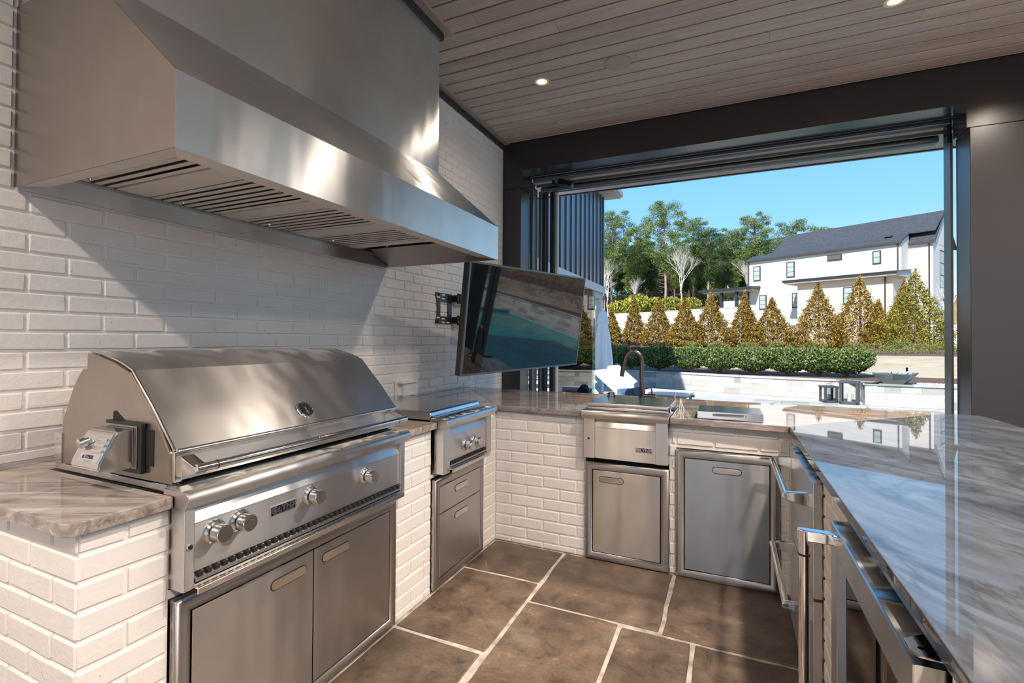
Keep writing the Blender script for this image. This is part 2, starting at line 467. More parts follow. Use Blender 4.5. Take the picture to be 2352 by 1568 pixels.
# ---- bricks
BR_L, BR_H, JT = .2367, .0723, .011
def brick_mesh(k):
    b_ = nb(); bx(b_, 0, 1, 0, .03, 0, 1)
    # unit brick, edges chamfered in real size
    b_.free()
    b_ = nb(); t = bmesh.new(); bx(t, 0, BR_L - JT, 0, .03, 0, BR_H - JT)
    bmesh.ops.bevel(t, geom=[e for e in t.edges if min(v_.co.y for v_ in e.verts) < .001], offset=.0035, segments=1, affect='EDGES')
    for v_ in t.verts:
        if v_.co.y < .01:
            v_.co.x += random.uniform(-.0016, .0016); v_.co.z += random.uniform(-.0016, .0016); v_.co.y += random.uniform(-.0007, .0007)
    merge(b_, t)
    me = bpy.data.meshes.new('brick'); bmesh.ops.recalc_face_normals(b_, faces=b_.faces[:]); b_.to_mesh(me); b_.free()
    me.polygons.foreach_set('use_smooth', [True] * len(me.polygons)); me.set_sharp_from_angle(angle=R(20))
    me.materials.append(MT['painted_brick']); return me
BM_ = [brick_mesh(i) for i in range(5)]
def cells(regions, z0, ph, pitch, hgt=BR_H):
    """brick cells (u, z, w, h) clipped to the rectangles; z0 a bed joint, ph the phase of joints of even rows"""
    out = []
    for (ua, ub, za, zb) in regions:
        k = math.floor((za - z0) / hgt)
        while z0 + k * hgt < zb - .012:
            lo, hi = max(za, z0 + k * hgt), min(zb, z0 + (k + 1) * hgt)
            if hi - lo > .02:
                p = ph if k % 2 == 0 else ph + pitch / 2
                j = math.floor((ua - p) / pitch)
                while p + j * pitch < ub - .012:
                    a, c = max(ua, p + j * pitch), min(ub, p + (j + 1) * pitch)
                    if c - a > .025: out.append((a + JT / 2, lo + JT / 2, c - a - JT, hi - lo - JT))
                    j += 1
            k += 1
    return out
def lay(parent, cs, pos, rz, limit=300, key=None):
    """pos(u, z) -> world point of a brick's lower left front corner"""
    if key: cs = sorted(cs, key=key)
    po = OFF.get(parent.name, Vector((0, 0, 0)))
    for c in cs[:limit]:
        o = bpy.data.objects.new('brick', random.choice(BM_)); col.objects.link(o); o.parent = parent
        p = Vector(pos(c[0], c[1])) - po; o.location = p
        o.rotation_euler = (random.uniform(-.004, .004), random.uniform(-.003, .003), rz + random.uniform(-.004, .004))
        o.scale = (c[2] / (BR_L - JT), 1, c[3] / (BR_H - JT))
    if len(cs) > limit:
        b_ = nb()
        for c in cs[limit:]:
            t = bmesh.new(); bx(t, 0, c[2], 0, .03, 0, c[3])
            bmesh.ops.bevel(t, geom=[e for e in t.edges if min(v_.co.y for v_ in e.verts) < .001], offset=.0035, segments=1, affect='EDGES')
            merge(b_, t, Matrix.Translation(pos(c[0], c[1])) @ Matrix.Rotation(rz, 4, 'Z'))
        obj('brick', b_, 'painted_brick', parent, kind='stuff')

bm = nb(); bx(bm, XW - .28, XW - .006, -3.3, 5.3, -.1, 3.62)
wall_l = struct('wall_left', bm, 'painted_mortar')
z0w = 1.42 - 19 * BR_H
cs = cells([(.2, YB, .945, 1.93), (2.93, YB, 1.93, 3.55), (.0, .841, 1.93, 3.55), (-3.2, .2, 0, 3.55), (.2, .62, 0, .945), (4.17, 4.945, 0, .945)], z0w, .883 + BR_L / 2, BR_L)
def wkey(c):
    y, z = c[0] + .1, c[1]
    if y < .72: return 50 - y
    if y < .95 and z > 1.95: return 40
    return math.hypot(y, 2.34) + abs(z - 1.4) * .3
lay(wall_l, cs, lambda u, z: (XW, u, z), PI / 2, 300, wkey)

# unseen wall added behind the camera to block sun, rest open for light
bm = nb(); bx(bm, -2.5, -1.0, -3.5, -3.25, -.1, 3.62); struct('wall_back', bm, 'painted_mortar')

# ---- ceiling
bm = nb(); bx(bm, -2.6, 4.9, -3.5, 5.3, 3.632, 3.80)
ceiling = struct('ceiling', bm, 'cedar_groove')
butts = {3: [-1.11], 6: [-1.594], 7: [-.658], 8: [.27], 9: [1.19], 10: [-1.595], 11: [-1.595], 12: [-.68], 14: [.72]}
pme = {}
for k in range(-41, 16):
    ya = 2.703 + .1475 * k
    yb = min(ya + .1475, YB + .001)
    xs = [-2.30] + (butts[k] if k in butts else [random.choice((-1.6, -.9, .2, .9, 1.6))]) + [random.choice((2.4, 2.9, 3.3))] + [4.75]
    for a, b_ in zip(xs[:-1], xs[1:]):
        bm = nb(); t = bmesh.new(); bx(t, a + .0008, b_ - .0008, ya + .0078, yb - .0078, ZC, ZC + .018)
        bmesh.ops.bevel(t, geom=[e for e in t.edges if max(v_.co.z for v_ in e.verts) < ZC + .001 and abs(e.verts[0].co.x - e.verts[1].co.x) > .1], offset=.0035, segments=1, affect='EDGES')
        merge(bm, t)
        obj('plank', bm, 'ceiling_wood', ceiling, smooth=False)

# ---- crown along the left wall and round the chimney (CX = chimney front)
CX, CY0, CY1 = -1.895, .845, 2.925
def ring(name, m, d, z0, z1, e):
    """a band that follows wall - chimney - wall, d out from them, e thick"""
    pts_o = [(XW + d, -3.2), (XW + d, CY0 - d), (CX + d, CY0 - d), (CX + d, CY1 + d), (XW + d, CY1 + d), (XW + d, YB)]
    pts_i = [(XW + d - e, -3.2), (XW + d - e, CY0 - d + e), (CX + d - e, CY0 - d + e), (CX + d - e, CY1 + d - e), (XW + d - e, CY1 + d - e), (XW + d - e, YB)]
    bm = nb()
    for i in range(5):
        q = [pts_o[i], pts_o[i + 1], pts_i[i + 1], pts_i[i]]
        A = [bm.verts.new((*p, z0)) for p in q]; B_ = [bm.verts.new((*p, z1)) for p in q]
        bm.faces.new(A[::-1]); bm.faces.new(B_)
        for j in range(4): bm.faces.new((A[j], A[(j + 1) % 4], B_[(j + 1) % 4], B_[j]))
    return struct(name, bm, m)
ring('trim_1', 'dark_trim', .022, 3.548, 3.602, .022)
bm = nb()
def cove(bm):
    prof = [(.0, 3.597), (.068, 3.600), (.078, 3.606), (.080, 3.613), (.0, 3.613)]
    path = [(XW, -3.2, 1, 0), (XW, CY0, 1, -1), (CX, CY0, 1, -1), (CX, CY1, 1, 1), (XW, CY1, 1, 1), (XW, YB, 1, 0)]
    rings = []
    for (x, y, sx, sy) in path:
        rings.append([bm.verts.new((x + d * sx, y + d * sy, z)) for d, z in prof])
    for i in range(5):
        for k in range(5):
            bm.faces.new((rings[i][k], rings[i][(k + 1) % 5], rings[i + 1][(k + 1) % 5], rings[i + 1][k]))
cove(bm); struct('trim_2', bm, 'trim_wood')

# ---- beam, posts, the big opening
OL, OR, OZ = -2.118, 1.734, 3.289
bm = nb(); bx(bm, XW + .001, 4.9, YB, 5.20, OZ, 3.613); beam = struct('trim_3', bm, 'dark_paint')
bm = nb()
bx(bm, XW + .001, -2.098, YB, 5.20, 3.10, OZ); bx(bm, 1.716, 2.36, YB, 5.20, 3.10, OZ)
struct('trim_4', bm, 'dark_paint')
bm = nb(); bx(bm, XW + .001, OL, YB - .004, 5.20, -.01, 3.095, .003, 1); struct('trim_5', bm, 'dark_paint')
bm = nb(); bx(bm, OR, 2.35, YB - .004, 5.20, -.01, 3.095, .003, 1); struct('trim_6', bm, 'dark_paint')
bm = nb()
for (x0, x1, y0, y1) in ((4.55, 4.9, 4.9, 5.2), (4.6, 4.9, 1.9, 2.5), (4.6, 4.9, -.9, -.3), (4.6, 4.68, -3.3, -2.2), (4.5, 4.9, 3.62, 3.74), (4.6, 4.9, -3.5, -3.2), (1.6, 1.9, -3.5, -3.25), (.25, .5, -3.5, -3.25), (3.0, 3.3, -3.5, -3.25)):
    bx(bm, x0, x1, y0, y1, -.01, 3.3)
bx(bm, 4.6, 4.9, -3.5, 4.95, 3.29, 3.613); bx(bm, -1.0, 4.9, -3.5, -3.25, 3.29, 3.613)
struct('trim_7', bm, 'dark_paint')
# inner frame of the opening: stops, screen track rails
win = struct('window_1', (lambda b_: (bx(b_, OL + .0, OL + .012, 5.205, 5.235, -.01, 3.28), b_)[1])(nb()), 'black_gap')
for (a, b_, c, d, z1) in ((-2.115, -2.095, 5.24, 5.31, 3.24), (-2.135, -2.105, 5.31, 5.42, 3.2), (-2.09, -2.06, 5.42, 5.47, 3.18)):
    box('jamb', a, b_, c, d, -.01, z1, 'track_metal', win, .003)
box('jamb', 1.708, 1.728, 5.24, 5.31, -.01, 3.17, 'track_metal', win, .003)
box('jamb', 1.69, 1.722, 5.24, 5.32, 3.09, 3.279, 'dark_paint', win, .002)
box('jamb', 1.722, 1.75, 5.33, 5.42, -.01, 3.2, 'track_metal', win, .003)
box('mullion', -2.02, -1.965, 5.62, 5.69, -.01, 3.22, 'charcoal_metal', win, .006)
box('mullion', -2.075, -2.03, 5.50, 5.60, -.01, 3.22, 'dark_paint', win, .006)
box('mullion', -1.955, -1.935, 5.66, 5.72, -.01, 3.22, 'seam_trim', win, .003)
for (y, z, r_) in ((5.255, 3.262, .021), (5.50, 3.215, .027)):
    bm = nb(); tube(bm, [(-2.09, y, z), (1.71, y, z)], r_, 12); obj('rail', bm, 'track_metal', win)
box('rail', -2.1, 1.72, 5.30, 5.44, 3.245, 3.285, 'grey_soffit', win, .004)
box('rail', -2.1, 1.72, 5.36, 5.375, 3.215, 3.25, 'track_metal', win, .003)
box('rail', -2.1, 1.72, 5.52, 5.60, 3.2, 3.26, 'charcoal_metal', win, .004)
box('rail', -2.1, 1.72, 5.205, 5.235, 3.275, 3.288, 'black_gap', win)
box('soffit', -2.3, 4.9, 5.44, 5.9, 3.262, 3.30, 'grey_soffit', win)
box('fascia', -2.6, 4.9, 5.9, 5.93, 3.25, 3.9, 'dark_paint', win)

# ================================================================== COUNTER BASE
base = empty('counter_base', (-1.5, 3.07, 0), 0, 'white painted brick base under the grey stone countertop', 'counter base')
BX, BY, RX, BZ = -1.5, 3.07, .31, .903
bm = nb(); e = .006; th = .09
def core(x0, x1, y0, y1, z0, z1): bx(bm, x0, x1, y0, y1, z0, z1)
core(XW, BX - e, .67 + e, .67 + th, 0, BZ)                     # left end
core(BX - th, BX - e, .67 + th, .893, 0, BZ)
core(BX - th, BX - e, 1.937, 2.265, 0, BZ)
core(BX - th, BX - e, 2.872, BY + th, 0, BZ)
core(BX - th, -.85, BY + e, BY + th, 0, BZ)
core(-.331, -.29, BY + e, BY + th, 0, BZ)
core(-.29, .258, BY + e, BY + th, .757, BZ)
core(.258, RX + th, BY + e, BY + th, 0, BZ)
core(RX + e, RX + th, 2.775, BY + th, 0, BZ)
core(RX + e, RX + th, 1.69, 2.06, 0, BZ)
core(RX + e, RX + th, -1.4, .97, 0, BZ)
core(XW, 1.40, 3.84, 3.90, 0, BZ)
core(1.34, 1.40, -1.4, 3.84, 0, BZ)
core(RX + th, 1.34, -1.4, -1.3, 0, BZ)
core(BX - .09, BX - e, .893, 1.937, .630, .655); core(BX - .09, BX - e, 2.265, 2.872, .628, .645)
obj('core', bm, 'painted_mortar', base, smooth=False)
zb = .0375 - .0735
lay(base, cells([(XW, BX, .0, BZ)], zb, BX - BR_L / 2 + .0, BR_L, .0735), lambda u, z: (u, .67, z), 0)
cl = cells([(.67, .893, 0, BZ), (1.937, 2.265, 0, BZ), (2.872, 3.07, 0, BZ)], zb, .782, .236, .0735)
cl = [c for c in cl]
lay(base, cl, lambda u, z: (BX, u, z), PI / 2)
cl = cells([(BX, -.85, 0, BZ), (-.331, -.29, 0, BZ), (-.29, .258, .757, BZ), (.258, RX, 0, BZ)], zb, -1.145, .2367, .0735)
lay(base, cl, lambda u, z: (u, BY, z), 0)
cl = cells([(-3.07, -2.775, 0, BZ), (-2.06, -1.69, 0, BZ), (-.97, 1.4, 0, BZ)], zb, .0, .2367, .0735)
lay(base, cl, lambda u, z: (RX, -u, z), -PI / 2)

# ================================================================== COUNTERTOP
top = empty('countertop', (-1.47, 3.05, .905), 0, 'polished grey brown quartzite countertop running round the brick base', 'countertop')
Z0, Z1 = .905, .940
def arc(cx, cy, r_, a0, a1, n=5):
    return [(cx + r_ * math.cos(R(a0 + (a1 - a0) * i / n)), cy + r_ * math.sin(R(a0 + (a1 - a0) * i / n))) for i in range(n + 1)]
pl = [(XW, .635)] + arc(-1.505, .670, .035, -90, 0) + [(-1.47, .884), (-2.165, .884), (-2.165, 1.947), (-1.47, 1.947), (-1.47, 2.275), (-2.26, 2.275), (-2.26, 2.882), (-1.47, 2.882), (-1.472, 3.043), (XW, 4.13)]
def slab(pts, m):
    bm = nb(); prism(bm, pts, 'z', Z0, Z1, .004, 2); return obj('slab', bm, m, top)
slab(pl, 'quartzite_brown')
slab([(XW + .001, 4.131), (-1.4713, 3.0435), (-.858, 3.030), (-.858, 3.56), (-.323, 3.56), (-.323, 3.018), (.294, 3.0), (1.28, 4.005)], 'quartzite_grey')
slab([(.295, 2.998), (.305, -1.45), (1.45, -1.45), (1.45, 3.925), (1.43, 3.975), (1.2825, 4.003)], 'quartzite_dark')

# ================================================================== APPLIANCE BUILDERS (local: x right, -y towards the viewer)
def frame_loft(bm, x0, x1, z0, z1, prof):
    """prof (inset, out): closed rectangular moulding with mitred corners"""
    rings = []
    for d, o_ in prof:
        rings.append([bm.verts.new(p) for p in ((x0 + d, -o_, z0 + d), (x1 - d, -o_, z0 + d), (x1 - d, -o_, z1 - d), (x0 + d, -o_, z1 - d))])
    for i in range(len(rings) - 1):
        for k in range(4):
            bm.faces.new((rings[i][k], rings[i][(k + 1) % 4], rings[i + 1][(k + 1) % 4], rings[i + 1][k]))
def stadium(cx, cz, L, H, n=8):
    r_ = H / 2; a = L / 2 - r_
    return [(cx + a + r_ * math.cos(R(-90 + 180 * i / n)), cz + r_ * math.sin(R(-90 + 180 * i / n))) for i in range(n + 1)] + \
           [(cx - a + r_ * math.cos(R(90 + 180 * i / n)), cz + r_ * math.sin(R(90 + 180 * i / n))) for i in range(n + 1)]
def latch(parent, cx, cz, y, L=.15, H=.034, side=1, roll_=0):
    bm = nb(); prism(bm, stadium(cx, cz, L + .006, H + .006), 'y', y - .0006, y + .004)
    h = obj('latch', bm, 'black_gap', parent)
    bm = nb(); prism(bm, stadium(cx, cz, L, H), 'y', y - .0035, y + .003, .0015, 2)
    obj('latch_plate', bm, 'steel_polished', h)
def access(root, w, h, doors):
    P_ = [(0, 0), (0, .016), (.004, .022), (.012, .027), (.024, .029), (.036, .027), (.045, .021), (.048, .018), (.048, 0)]
    bm = nb(); frame_loft(bm, 0, w, 0, h, P_); obj('frame', bm, 'steel_dark', root, angle=60)
    box('backing', .03, w - .03, -.004, .008, .03, h - .03, 'black_gap', root)
    for (nm, x0, x1, z0, z1, hx, hz, L, sd) in doors:
        d = box(nm, x0, x1, -.021, -.005, z0, z1, 'steel_door', root, .0025)
        latch(d, hx, hz, -.021, L, .034, sd)
def badge(root, cx, cz, y, w_, plate='badge_black'):
    h = w_ * .31
    bm = nb(); bx(bm, cx - w_ / 2, cx + w_ / 2, y - .0035, y + .001, cz - h / 2, cz + h / 2, .0015)
    b_ = obj('badge', bm, 'badge_silver', root)
    box('badge_field', cx - w_ / 2 + .0025, cx + w_ / 2 - .0025, y - .0042, y - .003, cz - h / 2 + .0025, cz + h / 2 - .0025, plate, b_, .0003)
    bm = nb()
    fx = Matrix.Translation((cx + w_ * .14, y - .0046, cz + h * .05)) @ Matrix.Rotation(PI / 2, 4, 'X') @ Matrix.Diagonal((1.16, 1, 1, 1))
    merge(bm, text_bm('LYNX', h * .80, .0008, fx))
    s = h * .62; ox = cx - w_ * .34; t_ = h * .07
    for (a0, a1, c0, c1) in ((-.5, -.5, -.5, .5), (.5, .5, -.5, .5), (-.5, .5, -.5, -.5), (-.2, .5, .5, .5), (-.12, .12, -.12, .12)):
        bx(bm, ox + a0 * s - t_, ox + a1 * s + t_, y - .0054, y - .004, cz + c0 * s - t_, cz + c1 * s + t_)
    bx(bm, cx - w_ * .20, cx - w_ * .08, y - .0054, y - .004, cz - h * .36, cz - h * .30)
    bx(bm, cx + .0, cx + w_ * .42, y - .0054, y - .004, cz - h * .36, cz - h * .30)
    obj('badge_letters', bm, 'badge_silver', b_, smooth=False)
def knob(root, cx, cz, y):
    M = TR(cx, y, cz, PI / 2)
    bm = nb(); lathe(bm, [(.036, 0), (.036, .004), (.0345, .007), (.029, .0115), (.0275, .0115), (.0265, .005)], M, 36)
    k = obj('knob', bm, 'steel_polished', root)
    bm = nb(); lathe(bm, [(.0225, .0), (.0225, .014), (.0255, .016), (.0262, .020), (.0262, .050), (.0245, .0525), (.0243, .0526)], M, 36, False); obj('knob_body', bm, 'chrome', k)
    bm = nb(); lathe(bm, [(.0243, .0520), (.0243, .0527), (.001, .0528)], M, 36); obj('knob_face', bm, 'knob_face', k)
    bm = nb(); bx(bm, cx - .0012, cx + .0012, y - .009, y - .0075, cz + .0305, cz + .034); obj('knob_mark', bm, 'black_metal', k)
def station(root, W, ck, zbot, knobs, bd, vents, yf=-.066, back=.55, deck=.62):
    """the box with control panel and bullnose common to grill, burner and sink station"""
    for a, b_ in ((0, ck), (W - ck, W)):
        bm = nb(); bx(bm, a, b_, yf, .012, zbot, .905, .0035); obj('side_post', bm, 'steel', root)
    bm = nb(); bx(bm, .004, W - .004, .014, back, zbot + .005, .938)
    obj('housing', bm, 'steel_dark', root)
    # angled brow and flat panel between the posts
    yp = yf + .011
    bm = nb(); prism(bm, [(yp, .708 if vents else zbot + .01), (yp, .846), (yp - .003, .852), (yp + .022, .900), (yp + .022, .905), (.01, .905), (.01, .708 if vents else zbot + .01)], 'x', ck + .0006, W - ck - .0006, 0)
    p = obj('control_panel', bm, 'steel', root)
    # bullnose
    n0 = yf - .030
    prof = [(.02, .958), (n0 + .034, .9555)] + [(n0 + .020 + .020 * math.cos(R(100 + 100 * i / 8)), .936 + .020 * math.sin(R(100 + 100 * i / 8))) for i in range(9)] + [(n0 + .012, .912), (n0 + .020, .905), (.02, .905)]
    bm = nb(); prism(bm, prof, 'x', -.007, W + .007, .0015, 1); obj('bullnose', bm, 'steel', root, angle=40)
    if vents:
        bm = nb(); prism(bm, [(yp + .012, .7075), (yp - .012, .690), (yp - .012, .680), (.01, .680), (.01, .7075)], 'x', ck + .001, W - ck - .001); obj('vent_strip', bm, 'steel_dark', root)
        bm = nb(); n = int((W - 2 * ck - .02) / .0255)
        for i in range(n):
            x = ck + .018 + i * (W - 2 * ck - .036) / (n - 1)
            bx(bm, x - .0072, x + .0072, yp - .0125, yp + .004, .6925, .7045)
        o_ = obj('vent_slots', bm, 'black_gap', root, kind='stuff')
        bm = nb(); prism(bm, [(yp - .004, .681), (yp - .030, .672), (yp - .034, .668), (yp - .032, .650), (yp - .026, .650), (yp - .026, .664), (.01, .668), (.01, .681)], 'x', ck - .002, W - ck + .002, .001, 1); obj('drip_tray_lip', bm, 'steel_polished', root)
    else:
        box('bottom_rail', ck + .001, W - ck - .001, yp + .004, .01, zbot, zbot + .012, 'steel', root)
    for kx, kz in knobs: knob(p, kx, kz, yp)
    if bd: badge(p, bd[0], bd[1], yp, bd[2])
def button(root, x, z, y):
    bm = nb(); lathe(bm, [(.0095, 0), (.0095, .003), (.0075, .0045), (.0072, .003)], TR(x, y, z, PI / 2), 20); b_ = obj('button', bm, 'chrome', root)
    bm = nb(); lathe(bm, [(.0068, .001), (.0060, .0042), (.001, .005)], TR(x, y, z, PI / 2), 16); obj('button_cap', bm, 'black_plastic', b_)

# ------------------------------------------------------------------ gas grill
W = 1.043
g = empty('gas_grill', (-1.5, .892, .66), PI / 2, 'wide stainless steel built-in gas grill with closed domed lid', 'grill', local=True)
g.location.z = 0
station(g, W, .033, .662, [(.098, .806), (.183, .810), (.475, .807), (.778, .804)], (.350, .800, .106), True, back=.60)
button(g, .017, .790, -.066)
bm = nb(); prism(bm, [(.021, .940), (.021, .963), (.645, .963), (.645, .940)], 'x', .001, W - .001, .0015, 1); obj('deck', bm, 'steel_top', g)
bm = nb(); prism(bm, [(.018, .956), (-.012, .9565), (-.012, .9585), (.018, .965)], 'x', .03, W - .03); obj('deck_step', bm, 'steel_polished', g)
ridge = [(.004, .972), (.014, 1.0), (.012, 1.04), (.003, 1.056), (.002, 1.062), (.006, 1.068)]
dome = [(.063, 1.133), (.112, 1.188), (.173, 1.248), (.219, 1.296)]
roof = [(.255, 1.311), (.30, 1.325), (.343, 1.336), (.40, 1.348), (.457, 1.353), (.462, 1.290), (.47, 1.10), (.47, .972)]
prof = ridge + dome + roof
bm = nb(); prism(bm, prof, 'x', .014, W + .016)
lid = obj('lid', bm, 'steel', g, angle=22)
bm = nb(); tube(bm, [(.013, y, z) for y, z in ridge[4:] + dome + roof[:5]], .0045, 8); obj('lid_edge', bm, 'steel_polished', lid, angle=60)
bm = nb(); tube(bm, [(.02, .002, 1.060), (W + .01, .002, 1.060)], .008, 10); obj('lid_edge', bm, 'steel_polished', lid, angle=60)
box('lid_corner', .008, .030, -.006, .02, .970, 1.062, 'steel_polished', lid, .003)
side = [(.010, .966), (.012, 1.055), (.063, 1.125), (.112, 1.181), (.173, 1.241), (.221, 1.290), (.30, 1.318), (.40, 1.341), (.456, 1.346), (.457, 1.296), (.484, 1.292), (.518, 1.258), (.549, 1.214), (.578, 1.158), (.605, 1.113), (.607, 1.08), (.600, .966)]
for x0 in (.003, W - .012):
    bm = nb(); prism(bm, side, 'x', x0, x0 + .009); obj('side_panel', bm, 'steel_side_reflect', g, smooth=False)
bm = nb(); prism(bm, [(.458, .966), (.458, 1.29), (.484, 1.286), (.518, 1.25), (.549, 1.206), (.578, 1.15), (.600, 1.10), (.600, .966)], 'x', .012, W - .012); obj('rear_housing', bm, 'steel_dark', g)
# handle
bm = nb(); tube(bm, [(.030, -.070, 1.014), (1.040, -.070, 1.014)], .0135, 20); hd = obj('handle', bm, 'chrome', lid)
for xx in (.092, .978):
    bm = nb(); tube(bm, [(xx - .0018, -.070, 1.014), (xx + .0018, -.070, 1.014)], .0142, 20); obj('handle_ring', bm, 'black_metal', hd)
for xx in (.020, .988):
    bm = nb(); prism(bm, [(.014, .984), (.012, 1.044), (-.012, 1.048), (-.062, 1.028), (-.080, 1.022), (-.083, 1.006), (-.075, 1.0), (-.02, .986)], 'x', xx, xx + .040, .003, 2); obj('handle_bracket', bm, 'chrome', hd)
# gauge
M = TR(.535, .0455, 1.1145, R(49.5))
bm = nb(); lathe(bm, [(.037, 0), (.037, .006), (.034, .009), (.031, .009), (.030, .006)], M, 40); ga = obj('temperature_gauge', bm, 'chrome', lid)
bm = nb(); lathe(bm, [(.0305, .0060), (.0305, .0068), (.001, .0069)], M, 40); obj('dial', bm, 'badge_black', ga)
bm = nb()
t = bmesh.new(); bx(t, -.0016, .0016, -.024, .0, .0072, .0082); merge(bm, t, M); t = bmesh.new(); bx(t, -.003, .003, -.002, .010, .0072, .0082); merge(bm, t, M)
for a in range(-130, 131, 26):
    t = bmesh.new(); bx(t, -.0006, .0006, .024, .0275, .007, .0075); merge(bm, t, M @ Matrix.Rotation(R(a), 4, 'Z'))
merge(bm, text_bm('LYNX', .008, .0002, M @ Matrix.Translation((.002, -.013, .0073))))
obj('needle', bm, 'badge_silver', ga, smooth=False)
# rotisserie motor on the left side
prf = [(-.018, 1.124), (-.062, 1.119), (-.072, 1.108), (-.108, 1.030), (-.108, 1.016), (-.098, 1.004), (-.018, 1.004)]
mo = None
bm = nb(); t = bmesh.new()
A = [(p[0], .150, p[1]) for p in prf]; B_ = [(p[0], .298, p[1]) for p in prf]
va = [t.verts.new(p) for p in A]; vb = [t.verts.new(p) for p in B_]
t.faces.new(va); t.faces.new(vb[::-1])
for i in range(len(A)): t.faces.new((va[i], va[(i + 1) % 7], vb[(i + 1) % 7], vb[i]))
bmesh.ops.recalc_face_normals(t, faces=t.faces[:])
bmesh.ops.bevel(t, geom=[e_ for e_ in t.edges if e_.calc_face_angle(0) > .35], offset=.004, segments=2, affect='EDGES')
merge(bm, t); mo = obj('rotisserie_motor', bm, 'steel_polished', g, label='grey steel motor box on the grill side')
box('mount_plate', -.012, .002, .125, .315, .985, 1.138, 'black_metal', mo, .002)
box('mount_plate', -.017, -.012, .140, .305, 1.0, 1.130, 'steel_dark', mo, .001)
sl = math.atan2(.036, .078)     # slope of the louvred face
def onface(s, yy):              # s = distance down the sloped face
    return (-.072 - s * math.sin(sl), yy, 1.108 - s * math.cos(sl))
for k in range(3):
    bm = nb(); p = onface(.012 + .017 * k, 0)
    t = bmesh.new(); bx(t, -.006, .001, .165, .215, -.004, .004, .002); merge(bm, t, TR(p[0], 0, p[2], 0, sl)); obj('louver', bm, 'chrome', mo)
p = onface(.068, 0); bm = nb(); t = bmesh.new(); bx(t, -.0015, .001, .165, .262, -.013, .013, .0008); merge(bm, t, TR(p[0], 0, p[2], 0, sl)); lb = obj('plate', bm, 'badge_silver', mo)
bm = nb(); Mx = TR(p[0] - .0018, .214, p[2] + .003, 0, sl) @ Matrix(((0, 0, -1, 0), (-1, 0, 0, 0), (0, 1, 0, 0), (0, 0, 0, 1)))
merge(bm, text_bm('LYNX', .015, .0003, Mx))
for k in range(3):
    t = bmesh.new(); bx(t, -.0006, .0002, -.022 + .003 * k, .022 - .003 * k, -.0075 - .002 * k, -.0069 - .002 * k); merge(bm, t, TR(p[0] - .0015, .214, p[2], 0, sl))
t = bmesh.new(); bx(t, -.0006, .0003, .026, .034, -.0035, .0065); merge(bm, t, TR(p[0] - .0015, .214, p[2], 0, sl))
obj('plate_lettering', bm, 'badge_black', mo, smooth=False)
p = onface(.02, .262); bm = nb(); lathe(bm, [(.011, 0), (.011, .008), (.0155, .010), (.0155, .024), (.012, .027), (.001, .028)], TR(*p, 0, -PI / 2 - sl + .1), 20); obj('switch', bm, 'chrome', mo)
bm = nb(); prism(bm, [(.240, 1.135), (.232, 1.160), (.25, 1.166), (.30, 1.135)][::-1] if 0 else [(.232, 1.135), (.300, 1.135), (.300, 1.160), (.294, 1.166), (.284, 1.166)], 'x', .0015, .0035); obj('spit_slot', bm, 'black_gap', g)
bm = nb(); bx(bm, .0018, .0035, .085, .125, 1.01, 1.12); obj('spit_slot', bm, 'black_gap', g)
bm = nb(); bx(bm, -.001, .003, .605, .652, .966, 1.068); bx(bm, -.001, .04, .602, .605, .966, 1.068); ch = obj('bracket', bm, 'steel_polished', g)
for zz_ in (.985, 1.048):
    bm = nb(); lathe(bm, [(.004, 0), (.003, .002), (.001, .0027)], TR(-.001, .632, zz_, 0, -PI / 2), 12); obj('rivet', bm, 'chrome', ch)

a = empty('cabinet_door_set', (-1.5, .897, .012), PI / 2, 'double stainless steel access doors below the grill', 'cabinet doors', local=True)
access(a, 1.035, .615, [('door', .0515, .5185, .0505, .5635, .405, .507, .155, 1), ('door', .5225, .9835, .0505, .5635, .638, .511, .150, -1)])

# ------------------------------------------------------------------ side burner
s = empty('side_burner', (-1.5, 2.285, 0), PI / 2, 'small built-in side burner with flat lid and two knobs in the corner', 'side burner', local=True)
W = .585
station(s, W, .068, .650, [(.258, .770), (.362, .771)], (.440, .732, .095), True, back=.70)
bm = nb(); prism(bm, [(.03, .955), (.024, .968), (.030, .985), (.042, .992), (.715, .992), (.72, .985), (.72, .944), (.03, .944)], 'x', .006, W - .004, .002, 1); ld = obj('lid', bm, 'steel_top', s)
bm = nb(); tube(bm, [(.012, .028, .966), (W - .01, .028, .966)], .0035, 8); obj('lid_groove', bm, 'chrome', ld)
bm = nb(); prism(bm, [(-.035, .957), (.02, .957), (.02, .964), (-.02, .961)], 'x', .02, W - .02); obj('deck_step', bm, 'steel_polished', s)
a = empty('drawer_unit', (-1.5, 2.268, .014), PI / 2, 'stainless steel two-drawer unit below the side burner', 'drawers', local=True)
access(a, .582, .606, [('drawer', .0505, .5315, .406, .5555, .290, .503, .150, 1), ('drawer', .0505, .5315, .0505, .401, .290, .343, .150, 1)])

# ------------------------------------------------------------------ sink station
s = empty('sink_station', (-.848, 3.07, 0), 0, 'stainless steel sink station with flat cover and drop front, below the faucet', 'sink', local=True)
W = .516
station(s, W, .072, .654, [], (.375, .731, .098), False, yf=-.06, back=.48)
button(s, .034, .778, -.06)
for (y0, y1, z0, z1) in ((-.03, .43, .958, .975), (-.036, .43, .978, 1.000)):
    bm = nb(); bx(bm, .016, .516, y0, y1, z0, z1, .004); obj('cover', bm, 'steel_top', s)
box('rim', -.004, .004, -.02, .485, .941, .962, 'steel_polished', s, .001); box('rim', .520, .524, -.02, .485, .941, .955, 'steel_polished', s, .001)
bm = nb(); bx(bm, .505, .512, .40, .425, 1.0, 1.055, .003); obj('cover_tab', bm, 'chrome', s)
for k in range(2):
    box('bottle_opener', .524, .545, .04 + .06 * k, .085 + .06 * k, .965, .978, 'black_metal', s, .003)
